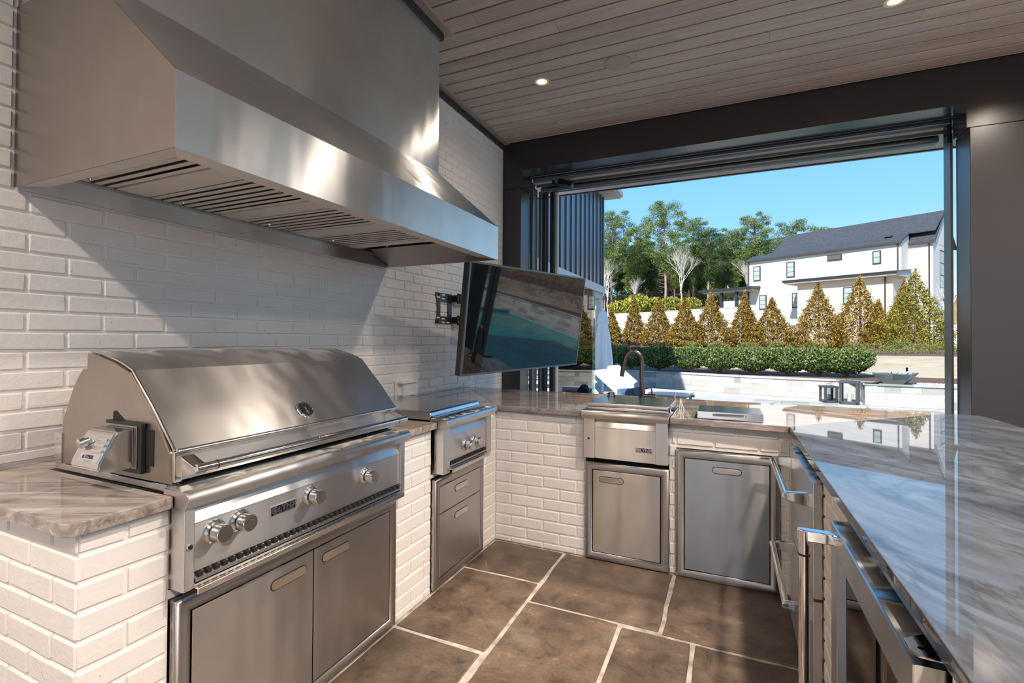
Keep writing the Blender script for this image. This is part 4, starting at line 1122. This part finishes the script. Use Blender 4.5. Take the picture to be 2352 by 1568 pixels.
# loungers
def lounger(x, y, rz, label, cushion='cushion_white'):
    l = empty('sun_lounger', (x, y, 0), rz, label, 'sun lounger', 'sun loungers on the patio', local=True)
    bm = nb(); 
    for s_ in (-.30, .26): bx(bm, -.9, .95, s_, s_ + .04, .26, .31, .004)
    for i in range(12): bx(bm, -.9 + i * .155, -.82 + i * .155, -.27, .27, .27, .29)
    obj('frame', bm, 'teak', l)
    for px_ in (-.85, .85):
        for s_ in (-.29, .25): box('leg', px_, px_ + .05, s_, s_ + .04, 0, .27, 'teak', l)
    bm = nb(); bx(bm, -.15, .95, -.27, .27, .31, .39, .03, 3); obj('seat_cushion', bm, cushion, l)
    bm = nb(); t = bmesh.new(); bx(t, -.80, 0, -.27, .27, 0, .09, .035, 3); merge(bm, t, TR(-.10, 0, .31, 0, R(38))); obj('back_cushion', bm, cushion, l)
    bm = nb(); tube(bm, [(-.02, -.25, .47), (-.02, .25, .47)], .09, 14); obj('towel_roll', bm, 'cushion_navy', l)
lounger(-1.50, 8.75, R(-12), 'blue-white cushioned lounger with navy roll, nearest the glass door')
lounger(-1.62, 10.3, R(-12), 'white cushioned lounger with navy roll, behind the faucet')
# bench added behind the glass, standing in for furniture reflected in it
bn = empty('reflection_bench', (-3.0, 8.8, 0), R(20), 'white slatted bench added behind the glass door in place of mirrored furniture', 'bench', local=True)
for k in range(6): box('slat', -.75, .75, -.35 + k * .11, -.27 + k * .11, .42, .445, 'white_paint', bn, .004)
for k in range(5): box('slat', -.75, .75, .33, .355, .52 + k * .10, .59 + k * .10, 'white_paint', bn, .004)
for x in (-.72, .66):
    for y in (-.33, .28): box('leg', x, x + .06, y, y + .06, 0, .42 if y < 0 else 1.02, 'white_paint', bn, .003)
    box('armrest', x, x + .06, -.35, .33, .62, .645, 'white_paint', bn, .003)

# ---- foliage kit
import numpy as np
def leaf_mesh(name, pts, size, m, seed=1, aspect=.55, updir=None, flat=.0):
    rg_ = np.random.default_rng(seed); P = np.array(pts); n = len(P)
    a = rg_.normal(size=(n, 3)); 
    if updir is not None: a = a * (1 - flat) + np.array(updir) * flat
    a /= np.linalg.norm(a, axis=1)[:, None]
    b_ = rg_.normal(size=(n, 3)); b_ -= a * (a * b_).sum(1)[:, None]; b_ /= np.linalg.norm(b_, axis=1)[:, None]
    s_ = (size * rg_.uniform(.6, 1.3, n))[:, None]
    V = np.stack([P - b_ * s_ * aspect * .5, P + a * s_ * .5, P + b_ * s_ * aspect * .5, P - a * s_ * .5], 1).reshape(-1, 3)
    F = np.arange(4 * n).reshape(n, 4)
    me = bpy.data.meshes.new(name); me.vertices.add(4 * n); me.vertices.foreach_set('co', V.ravel())
    me.loops.add(4 * n); me.loops.foreach_set('vertex_index', F.ravel()); me.polygons.add(n); me.polygons.foreach_set('loop_start', np.arange(0, 4 * n, 4)); me.update(); me.validate()
    me.materials.append(MT[m]); return me
def link(name, me, parent=None, loc=(0, 0, 0), rz=0, scale=(1, 1, 1), **k):
    o = bpy.data.objects.new(name, me); col.objects.link(o); o.location = loc; o.rotation_euler = (0, 0, rz); o.scale = scale
    if parent: o.parent = parent
    return tag(o, **k)
rs = np.random.default_rng(3)
def shell(n, inner=.55):
    d = rs.normal(size=(n, 3)); d /= np.linalg.norm(d, axis=1)[:, None]
    return d * (rs.uniform(inner, 1, n) ** .6)[:, None]
def twigs(n, h, spread, r_=.008, seed=0):
    bm = nb(); rr = random.Random(seed)
    for i in range(n):
        a_ = rr.uniform(0, 6.28); q_ = rr.uniform(.4, 1) * spread
        tube(bm, [(rr.uniform(-.03, .03), rr.uniform(-.03, .03), 0), (q_ * .45 * math.cos(a_), q_ * .45 * math.sin(a_), h * .45), (q_ * math.cos(a_), q_ * math.sin(a_), h)], [r_, r_ * .7, r_ * .3], 4, False)
    me = bpy.data.meshes.new('stems'); bm.to_mesh(me); bm.free(); me.materials.append(MT['twig']); return me
# hedge shrubs
hm = []
for k in range(3):
    d = shell(9500, .25); d = np.sign(d) * np.abs(d) ** .72; d[:, 0] *= .60; d[:, 1] *= .42; z = d[:, 2]
    w_ = 1 - .42 * np.clip(-z, 0, 1) ** 1.2
    P = np.stack([d[:, 0] * w_, d[:, 1] * w_, .42 + z * .31], 1)
    P += rs.normal(size=P.shape) * .012
    P = P * (1 + .10 * np.array([noise.noise(Vector(p) * 4 + Vector((k * 9, 0, 0))) for p in P])[:, None])
    hm.append(leaf_mesh('leaves', P, .056, 'hedge_leaf', k))
tw = [twigs(11, .55, .42, .010, k) for k in range(3)]
hp = [(-3.75, 15.75), (-2.85, 15.55), (-1.95, 15.3), (-1.1, 15.1), (-.25, 14.95), (.6, 14.82), (1.4, 14.76), (2.12, 14.70), (2.7, 14.62)]
for i, (x, y) in enumerate(hp):
    wh = ['first, beside the parasol', 'second from the parasol', 'third from the parasol', 'fourth from the parasol', 'in the middle of the row', 'fourth from its right end', 'third from its right end', 'next to its right end', 'rounded at the right end above the fire bowl'][i]
    s_ = empty('hedge_shrub', (x, y, zt(x, y) - .01), 0, 'glossy green clipped hedge shrub, ' + wh, 'shrub', 'clipped hedge shrubs on the mulch bed', local=True)
    link('foliage', hm[i % 3], s_, rz=(i * 2.1) % .5, scale=(1.02, 1.05, 1.03)); link('stems', tw[i % 3], s_)
# arborvitae
def conifer_mesh(seed, m, n=11000):
    r_ = np.random.default_rng(seed); t = r_.uniform(0, 1, n) ** .75         # 0 bottom 1 top in unit height; use more at bottom
    t = 1 - np.sqrt(r_.uniform(0, 1, n)); t = t * 1.0
    R_ = np.interp(t, [0, .08, .25, .5, .75, .9, 1], [.78, 1.0, .95, .60, .26, .10, .015])
    a_ = r_.uniform(0, 2 * PI, n)
    lob = 1 + .13 * np.sin(a_ * 5 + t * 9 + seed) + .12 * np.sin(t * 46 + a_ * 2) + .10 * np.sin(a_ * 11 + t * 30)
    q_ = R_ * (r_.uniform(.35, 1, n) ** .4) * lob + r_.normal(size=n) * .03
    return np.stack([q_ * np.cos(a_), q_ * np.sin(a_), t], 1)
cm = {}
for mname in ('arborvitae_leaf', 'arborvitae_green_leaf'):
    for k in range(3):
        P = conifer_mesh(k * 7 + 3, mname)
        cm[(mname, k)] = P
def conifer(i, x, y, ztop, r_, m, label):
    z0 = zt(x, y) - .05; h = ztop - z0
    P = cm[(m, i % 3)] * np.array([r_, r_, h])
    me = leaf_mesh('leaves', P, .105, m, i, .34, (0, 0, 1), .35)
    c = empty('arborvitae', (x, y, z0), 0, label, 'tree', 'conical arborvitae in a row', local=True)
    link('foliage', me, c)
    bm = nb(); tube(bm, [(0, 0, 0), (.02, 0, h * .5), (0, .01, h * .98)], [.07, .045, .01], 6); obj('trunk', bm, 'pine_bark', c)
cl = [(-5.54, 24.92, 3.22, .56), (-4.83, 27.43, 3.98, .66), (-3.34, 25.91, 3.69, .84), (-1.96, 24.88, 3.56, .82), (-.77, 24.87, 3.75, .95), (.7, 26.62, 3.95, .80), (1.86, 26.05, 3.54, .98), (3.71, 25.78, 4.15, 1.10), (5.18, 25.35, 4.32, 1.18), (6.6, 28.6, 3.5, .7), (6.86, 24.46, 4.4, 1.25), (7.76, 29.3, 4.5, 1.0)]
lb_ = ['bronze conical arborvitae half behind the parasol', 'narrow bronze arborvitae, first right of the parasol', 'bronze arborvitae with its tip below the pine wood', 'broad bronze arborvitae left of the porch, lower half on white wall', 'bronze arborvitae with its tip in front of the porch roof', 'slim bronze arborvitae at the left corner of the white house', 'bronze arborvitae with a sparse tip below the house windows', 'tall bronze arborvitae before the left end of the tan brick wing', 'broad bronze arborvitae beside the tan wing window', 'small bronze arborvitae squeezed behind the two largest', 'largest yellow green arborvitae near the right post', 'bronze arborvitae behind the largest, before the wing corner']
for i, (x, y, zt_, r_) in enumerate(cl): conifer(i, x, y, zt_, r_, 'arborvitae_green_leaf' if i == 10 else 'arborvitae_leaf', lb_[i])
# low mounds
dm = []
for k in range(2):
    d = shell(900, .6); P = np.stack([d[:, 0], d[:, 1], .5 + d[:, 2] * .5], 1); dm.append((P, leaf_mesh('leaves', P, .10, 'dwarf_leaf', k)))
pm = [leaf_mesh('leaves', dm[k][0] * np.array([.5, .42, .42]), .05, 'purple_twig', k + 5, .15) for k in range(2)]
dw = [(-2.21, 18.74, 1.38, .30), (-1.22, 19.18, 1.39, .34), (-.36, 19.57, 1.39, .38), (.67, 20.03, 1.38, .41), (1.71, 20.5, 1.42, .38), (2.89, 21.03, 1.41, .44), (3.99, 20.42, 1.39, .32), (4.41, 19.74, 1.36, .30), (5.07, 19.59, 1.33, .36), (5.79, 20.14, 1.37, .34), (6.31, 19.93, 1.36, .38), (5.6, 21.9, 1.47, .45)]
dl = ['low green mound shrub, first above the hedge beside the purple ones', 'low green mound shrub, second above the hedge', 'low green mound shrub, third above the hedge', 'low green mound shrub, fourth above the hedge', 'low green mound shrub in the middle of its row', 'low green mound shrub below the tan wing', 'low green mound shrub left of the hedge end', 'low green mound shrub just right of the hedge end', 'low green mound shrub below the largest arborvitae', 'low green mound shrub, second from the right post', 'low green mound shrub cut by the right post', 'low mound shrub at the foot of the largest arborvitae']
for i, (x, y, z1, r_) in enumerate(dw):
    z0 = zt(x, y) - .03
    s_ = empty('mound_shrub', (x, y, z0), 0, dl[i], 'shrub', 'low mound shrubs below the arborvitae', local=True)
    link('foliage', dm[i % 2][1], s_, rz=i, scale=(r_ * 1.1, r_ * 1.1, max(.25, z1 - z0)))
for i, (x, y) in enumerate(((-3.75, 17.9), (-3.3, 17.8), (-2.75, 17.75))):
    s_ = empty('purple_shrub', (x, y, zt(x, y)), 0, ['purple brown twiggy shrub beside the parasol', 'middle one of the three purple brown shrubs', 'purple brown shrub farthest right of its three'][i], 'shrub', 'purple brown shrubs behind the hedge', local=True)
    link('foliage', pm[i % 2], s_, scale=(1, 1, 1.9))
for i, (x, y) in enumerate(((8.6, 14.0), (10.2, 14.1), (11.9, 13.9), (13.6, 13.2), (15.2, 12.4), (12.6, 15.4))):
    s_ = empty('purple_shrub', (x, y, zt(x, y)), 0, 'large brown shrub right of the frame, seen only mirrored in the television', 'shrub', 'brown shrubs mirrored in the television', local=True)
    link('foliage', pm[i % 2], s_, scale=(2.2, 2.2, 4.2))
# yellow shrubs above the white wall
ym = leaf_mesh('leaves', dm[0][0] * np.array([2.2, 1.6, 2.2]), .38, 'yellow_leaf', 9)
W3 = lambda px_, d_: (r2 * ((px_ - 1176) / 1110.6) + fw) * d_
for i, (px_, d_, sc_, lab) in enumerate(((1425, 72, .9, 'dark green shrub standing above the white wall end'), (1465, 70, 1.15, 'bright yellow shrub above the white wall'), (1500, 70, .9, 'yellow green shrub, second above the white wall'), (1540, 69, .85, 'yellow green shrub behind the third arborvitae'), (1590, 68, .7, 'small yellow green shrub behind the fourth arborvitae'))):
    p = W3(px_, d_); s_ = empty('yellow_shrub', (p.x, p.y, zt(p.x, p.y) - .2), 0, lab, 'shrub', local=True)
    link('foliage', ym, s_, rz=i, scale=(sc_, sc_, sc_ * 1.2))
# pines
def pine_data(k):
    r_ = random.Random(k + 40); pts = []; bm = nb()
    n = [60, 48, 66][k]
    for i in range(n):
        f = (i + .5) / n; z = .38 + .62 * f
        prof_ = math.sin(PI * min(1, .22 + .80 * (1 - f))) ** .7
        rad = (.17 if k != 1 else .13) * prof_ * r_.uniform(.25, 1.15); a_ = i * 2.4 + r_.uniform(-.5, .5)
        c = (rad * math.cos(a_), rad * math.sin(a_), z)
        tube(bm, [(0, 0, z - .05), (c[0] * .6, c[1] * .6, z - .012), c], [.0035, .0025, .001], 4, False)
        q = shell(360, .1) * np.array([.058, .058, .036]) * r_.uniform(.7, 1.4) + np.array(c); pts.append(q)
    for i in range(10):          # dead stubs
        z = r_.uniform(.22, .46); a_ = r_.uniform(0, 6.28); tube(bm, [(0, 0, z), (.06 * math.cos(a_), .06 * math.sin(a_), z + .01)], [.0022, .0006], 3, False)
    zs = [0, .2, .4, .6, .8, .98]; tube(bm, [(.008 * math.sin(z * 7 + k), .006 * math.cos(z * 5), z) for z in zs], [.0125, .0105, .009, .007, .004, .001], 7)
    return np.concatenate(pts), bm
pk = []
for k in range(3):
    P, bm = pine_data(k); me = bpy.data.meshes.new('wood'); bm.to_mesh(me); bm.free(); me.materials.append(MT['pine_bark_red' if k == 0 else 'pine_bark'])
    pk.append((leaf_mesh('needles', P, .0125, 'pine_needle', k, .40), leaf_mesh('needles', P, .0125, 'pine_needle_dark', k + 9, .42), me))
def pine(px_, topy, d_, k, dark, label=None, sx=1.0):
    p = W3(px_, d_); ztop = 1.4 + (779 - topy) / 1110.6 * d_; z0 = zt(p.x, p.y) - .3; h = ztop - z0
    t = empty('pine_tree', (p.x, p.y, z0), random.uniform(0, 6.28), label or 'tall pine crowded in the dark wood behind', 'tree', 'pines in the wood behind the garden', local=True)
    link('needles', pk[k][1 if dark else 0], t, scale=(h * sx, h * sx, h)); link('trunk', pk[k][2], t, scale=(h * sx, h * sx, h))
pine(1405, 488, 78, 2, 0, 'light green pine beside the metal clad building', 1.0)
pine(1462, 512, 84, 1, 0, 'light pine between the building and the tallest pine', 1.2)
pine(1527, 463, 74, 0, 0, 'tallest pine with a pinkish bare trunk in the wood', 1.05)
pine(1592, 500, 82, 2, 0, 'pine right of the white bare tree, with a ragged top', 1.0)
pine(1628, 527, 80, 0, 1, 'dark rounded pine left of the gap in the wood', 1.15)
pine(1682, 525, 88, 2, 0, 'light pine left of the highest one near the house', 1.1)
pine(1732, 492, 86, 2, 0, 'pine with a separate high tuft left of the house roof', 1.0)
pine(1822, 505, 96, 1, 0, 'pine crown showing above the left end of the house roof', 1.4)
pine(1888, 517, 104, 1, 0, 'small pine crown just showing above the house ridge', 1.3)
pine(1775, 545, 92, 0, 0, 'pine half hidden behind the house roof', 1.2)
fr = random.Random(5)
for i in range(46):
    px_ = 1340 + i * 9.2 + fr.uniform(-6, 6); top_ = 545 + fr.uniform(0, 50) + max(0, (px_ - 1640)) * .05
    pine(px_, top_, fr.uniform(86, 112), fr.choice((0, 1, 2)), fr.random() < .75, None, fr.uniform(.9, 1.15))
# understory of the wood
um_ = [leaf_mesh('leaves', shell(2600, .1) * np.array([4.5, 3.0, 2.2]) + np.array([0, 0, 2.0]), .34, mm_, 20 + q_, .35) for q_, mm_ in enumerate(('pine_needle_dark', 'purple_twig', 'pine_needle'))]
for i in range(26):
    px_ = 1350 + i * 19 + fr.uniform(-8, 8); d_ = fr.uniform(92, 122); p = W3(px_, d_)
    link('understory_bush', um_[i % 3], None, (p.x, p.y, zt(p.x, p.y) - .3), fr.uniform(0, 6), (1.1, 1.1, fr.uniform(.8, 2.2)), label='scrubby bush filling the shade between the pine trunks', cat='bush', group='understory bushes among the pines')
# bare pale trees
def bare_mesh(seed, depth=6):
    rr = random.Random(seed); bm = nb()
    def grow(p, d, ln, r_, lv):
        q = p + d * ln; mid = p + d * ln * .5 + Vector((rr.uniform(-.05, .05), rr.uniform(-.05, .05), 0)) * ln
        tube(bm, [p, mid, q], [r_, r_ * .85, r_ * .68], 5 if lv < 3 else 3, False)
        if lv >= depth: return
        for j in range(3 if lv > 0 else 4):
            a_ = rr.uniform(0, 6.28); sp = rr.uniform(.25, .62)
            nd = (d + Vector((math.cos(a_) * sp, math.sin(a_) * sp, rr.uniform(-.05, .25)))).normalized()
            grow(p + d * ln * rr.uniform(.55, 1), nd, ln * rr.uniform(.62, .8), r_ * .55, lv + 1)
    grow(Vector((0, 0, 0)), Vector((.02, 0, 1)), .34, .0095, 0)
    me = bpy.data.meshes.new('branches'); bm.to_mesh(me); bm.free(); me.materials.append(MT['pale_bark']); return me
bmz = [bare_mesh(2), bare_mesh(5, 5)]
for (px_, topy, d_, k, lab) in ((1563, 520, 72, 0, 'white leafless tree in front of the pine wood'), (1397, 545, 76, 0, 'pale leafless tree beside the metal clad building'), (1725, 560, 76, 0, 'pale leafless tree just left of the white house'), (1452, 610, 75, 0, 'thin pale leafless sapling low in the wood'), (1378, 590, 74, 1, 'pale leafless tree at the building corner')):
    p = W3(px_, d_); z0 = zt(p.x, p.y) - .2; h = (1.4 + (779 - topy) / 1110.6 * d_ - z0)
    t = link('bare_tree', bmz[k], None, (p.x, p.y, z0), px_, (h * .85, h * .85, h * .85), label=lab, cat='tree')
p = W3(2176, 24.0); t = link('bare_tree', bmz[1], None, (p.x, p.y, zt(p.x, p.y)), 1, (2.6, 2.6, 4.6), label='small leafless tree beside the right post', cat='tree')

# ---- the white house (local: x along the facade, -y towards us)
S0 = Vector((1.925, 59.94, 0))
hs_ = empty('house', S0, -math.atan2(.5055, .8628), 'large white two-storey house with dark shingle roof on the rise', 'house', local=True)
GZ = .9
RY, RZ, EZ = 4.86, 13.30, 10.25
bm = nb(); bx(bm, 0, 13.85, 0, 8.5, GZ, EZ); bx(bm, 13.85, 15.54, 2.0, 8.5, GZ, EZ - .02); obj('wall', bm, 'house_white', hs_, smooth=False)
bm = nb(); prism(bm, [(1.98, EZ - .1), (7.7, EZ - .1), (RY, RZ - .12)], 'x', 15.30, 15.54); obj('gable_wall', bm, 'house_white', hs_, smooth=False)
bm = nb(); prism(bm, [(0, EZ), (2.0, EZ), (2.0, 11.35)], 'x', 13.6, 13.85); obj('gable_wall', bm, 'house_white', hs_, smooth=False)
def roofplane(x0, x1, ya, za, yb_, zb_, t=.14):
    bm = nb(); prism(bm, [(ya, za), (yb_, zb_), (yb_, zb_ + t), (ya, za + t)], 'x', x0, x1); return bm
bm = roofplane(1.9, 15.75, 1.9, 11.18, RY, RZ); t = roofplane(1.9, 13.95, -.25, 10.18, 1.95, 11.21); merge(bm, t); t = roofplane(13.9, 15.75, 1.75, EZ - .05, 1.95, 11.16, .12)
t.free(); 
t = bmesh.new(); prism(t, [(1.75, EZ - .02), (2.0, EZ + .1), (RY, RZ), (RY, RZ + .12), (1.75, EZ + .12)], 'x', 13.9, 15.75); merge(bm, t)
t = roofplane(-.15, 2.0, -.25, 10.18, 1.9, 10.95); merge(bm, t); t = roofplane(1.9, 15.75, RY, RZ, 8.6, 10.2); merge(bm, t)
obj('roof', bm, 'roof_shingle', hs_, smooth=False)
bm = nb(); bx(bm, -.2, 13.97, -.34, -.22, 10.10, 10.26); bx(bm, 13.9, 15.77, 1.66, 1.78, EZ - .12, EZ + .02); obj('gutter', bm, 'bronze_trim', hs_)
def downpipe(x, y, z0, z1): bm = nb(); tube(bm, [(x, y, z1), (x, y, z0)], .06, 8); obj('downpipe', bm, 'bronze_trim', hs_)
downpipe(.12, -.10, GZ, 10.1); downpipe(13.62, -.10, 7.1, 10.1); downpipe(15.3, 1.9, GZ, 10.1)
def win_h(x0, x1, z0, z1, y, bars=2, par=hs_, glassm='window_blind'):
    w_ = box('window', x0 - .03, x1 + .03, y - .08, y + .05, z0 - .03, z1 + .03, 'bronze_trim', par)
    n = bars + 1
    for i in range(n):
        a, b_ = z0 + .07 + (z1 - z0 - .10) * i / n, z0 + .03 + (z1 - z0 - .10) * (i + 1) / n
        box('pane', x0 + .07, x1 - .07, y - .10, y - .07, a, b_, glassm, w_)
win_h(.67, 1.40, 8.02, 9.58, 0); win_h(4.17, 4.93, 8.06, 9.62, 0); win_h(8.02, 9.23, 9.28, 9.83, 0, 0, hs_, 'dark_glass'); win_h(11.75, 12.35, 8.53, 9.67, 0, 1)
win_h(1.31, 2.05, 4.86, 6.36, 0); win_h(4.72, 5.5, 4.87, 6.36, 0)
bm = nb(); bx(bm, 15.5, 15.56, 4.0, 5.4, 5.2, 9.75); gw = obj('window', bm, 'bronze_trim', hs_)
for i in range(2):
    for j in range(4): box('pane', 15.55, 15.575, 4.06 + .67 * i, 4.06 + .67 * i + .6, 5.3 + 1.1 * j, 5.3 + 1.1 * j + 1.0, 'window_blind', gw)
bm = nb(); bx(bm, 12.3, 12.9, .9, 1.2, 11.0, 11.12); obj('roof_vent', bm, 'bronze_trim', hs_)
# tan brick wing
bm = nb(); bx(bm, 6.54, 14.1, -3.0, .0, GZ, 6.95); obj('wing_wall', bm, 'house_tan_brick', hs_, smooth=False)
k = 0
z = GZ + 1.4
bm = nb()
while z < 6.9:
    bx(bm, 6.53, 14.11, -3.012, -3.0, z, z + .085); z += .12
obj('brick_course', bm, 'house_tan_brick', hs_, kind='stuff', smooth=False)
bm = nb(); prism(bm, [(-3.75, 6.95), (-3.75, 7.25), (.02, 7.65), (.02, 6.95)], 'x', 5.6, 14.55); obj('wing_roof', bm, 'grey_soffit', hs_, smooth=False)
bm = nb(); prism(bm, [(-3.85, 7.08), (-3.85, 7.30), (.02, 7.72), (.02, 7.66), (-3.72, 7.26), (-3.72, 7.08)], 'x', 5.5, 14.65); obj('wing_gutter', bm, 'charcoal_metal', hs_, smooth=False)
win_h(10.48, 11.27, 4.79, 6.25, -3.02, 2)
downpipe(13.6, -3.12, GZ, 6.9)
# porch on the left
bm = nb(); prism(bm, [(-1.9, 7.02), (-1.9, 7.28), (5, 7.75), (5, 7.3)], 'x', -4.9, 1.4); obj('porch_roof', bm, 'charcoal_metal', hs_, smooth=False)
bm = nb(); bx(bm, -4.6, 1.2, -1.5, 5, 6.9, 7.04); obj('porch_ceiling', bm, 'grey_soffit', hs_)
for x in (-2.55, -.75): box('porch_column', x, x + .28, -1.4, -1.1, 4.6, 6.92, 'charcoal_metal', hs_)
box('porch_wall', -4.3, 0, 4.6, 4.8, 4.6, 6.9, 'white_paint', hs_); box('porch_screen', -2.3, -.1, -1.05, -1.0, 5.0, 5.9, 'grey_soffit', hs_)
bm = nb(); tube(bm, [(-.45, -1.2, 6.9), (-.45, -1.2, 6.45)], .03, 6); lathe(bm, [(.06, 0), (.10, -.25), (.02, -.3)], TR(-.45, -1.2, 6.5), 8); obj('pendant', bm, 'bronze_trim', hs_)
# garden wall running on from the house
bm = nb(); t = bmesh.new(); bx(t, -24, 0.3, -1.9, -1.6, .9, 5.03); merge(bm, t, Matrix.Translation(S0) @ Matrix.Rotation(-math.atan2(.5055, .8628), 4, 'Z'))
gwl = obj('garden_wall', bm, 'house_white', None, 'long plain white garden wall running left from the house', 'wall', loc=tuple(S0))
bm = nb(); t = bmesh.new(); bx(t, -24, 0.35, -1.97, -1.53, 5.03, 5.10); merge(bm, t, Matrix.Translation(S0) @ Matrix.Rotation(-math.atan2(.5055, .8628), 4, 'Z')); obj('coping', bm, 'white_paint', gwl)
p = W3(2184, 27); gp = empty('garden_pier', (p.x, p.y, 1), 0, 'white panelled garden pier beside the right post', 'pier', local=True)
box('post', -.35, .9, -.3, .3, .0, 1.25, 'white_paint', gp, .01); box('cap', -.40, .95, -.35, .35, 1.25, 1.36, 'white_paint', gp, .01)
# iron gate bits between the trees
p = W3(1815, 32); fe = empty('iron_fence', (p.x, p.y, zt(p.x, p.y) - .1), -.4, 'short run of thin dark iron fence between two arborvitae', 'fence', local=True)
for i in range(14): bm = nb(); tube(bm, [(-.8 + i * .13, 0, 0), (-.8 + i * .13, 0, 1.45)], .014, 5); obj('bar', bm, 'bronze_trim', fe)
for z in (.2, 1.35): box('rail', -.85, .95, -.015, .015, z, z + .035, 'bronze_trim', fe)

# ---- metal clad wing on the left
mb = empty('metal_clad_wing', (-3.5, 14.6, 3), 0, 'dark standing seam metal upper wing with pale eave at the left of the opening', 'building')
bm = nb(); bx(bm, -10, -3.52, 6.2, 14.55, 3.02, 5.75); obj('wall', bm, 'seam_metal', mb, smooth=False)
y = 6.25
while y < 14.6:
    box('batten', -3.525, -3.485, y, y + .035, 3.02, 5.75, 'seam_metal', mb, .003); y += .42
box('corner_trim', -3.55, -3.475, 14.5, 14.575, 3.0, 5.75, 'seam_metal', mb)
bm = nb(); prism(bm, [(-8, 5.80), (-3.05, 5.78), (-3.05, 5.96), (-8, 5.98)], 'y', 6.0, 14.9); obj('roof', bm, 'seam_trim', mb, smooth=False)
box('gutter', -3.12, -2.98, 6.0, 14.95, 5.80, 5.95, 'seam_trim', mb, .02)
box('soffit', -3.52, -3.05, 6.0, 14.9, 5.76, 5.78, 'seam_trim', mb)
box('sill_band', -3.56, -3.44, 6.0, 14.62, 2.80, 3.02, 'seam_trim', mb, .01); box('lower_band', -3.7, -3.5, 6.0, 14.6, 2.62, 2.80, 'grey_soffit', mb, .01)
box('lower_wall', -8, -5.2, 12.3, 14.6, 0, 2.7, 'house_tan_brick', mb)
box('porch_post', -3.75, -3.5, 14.3, 14.55, 0, 2.65, 'house_white', mb)
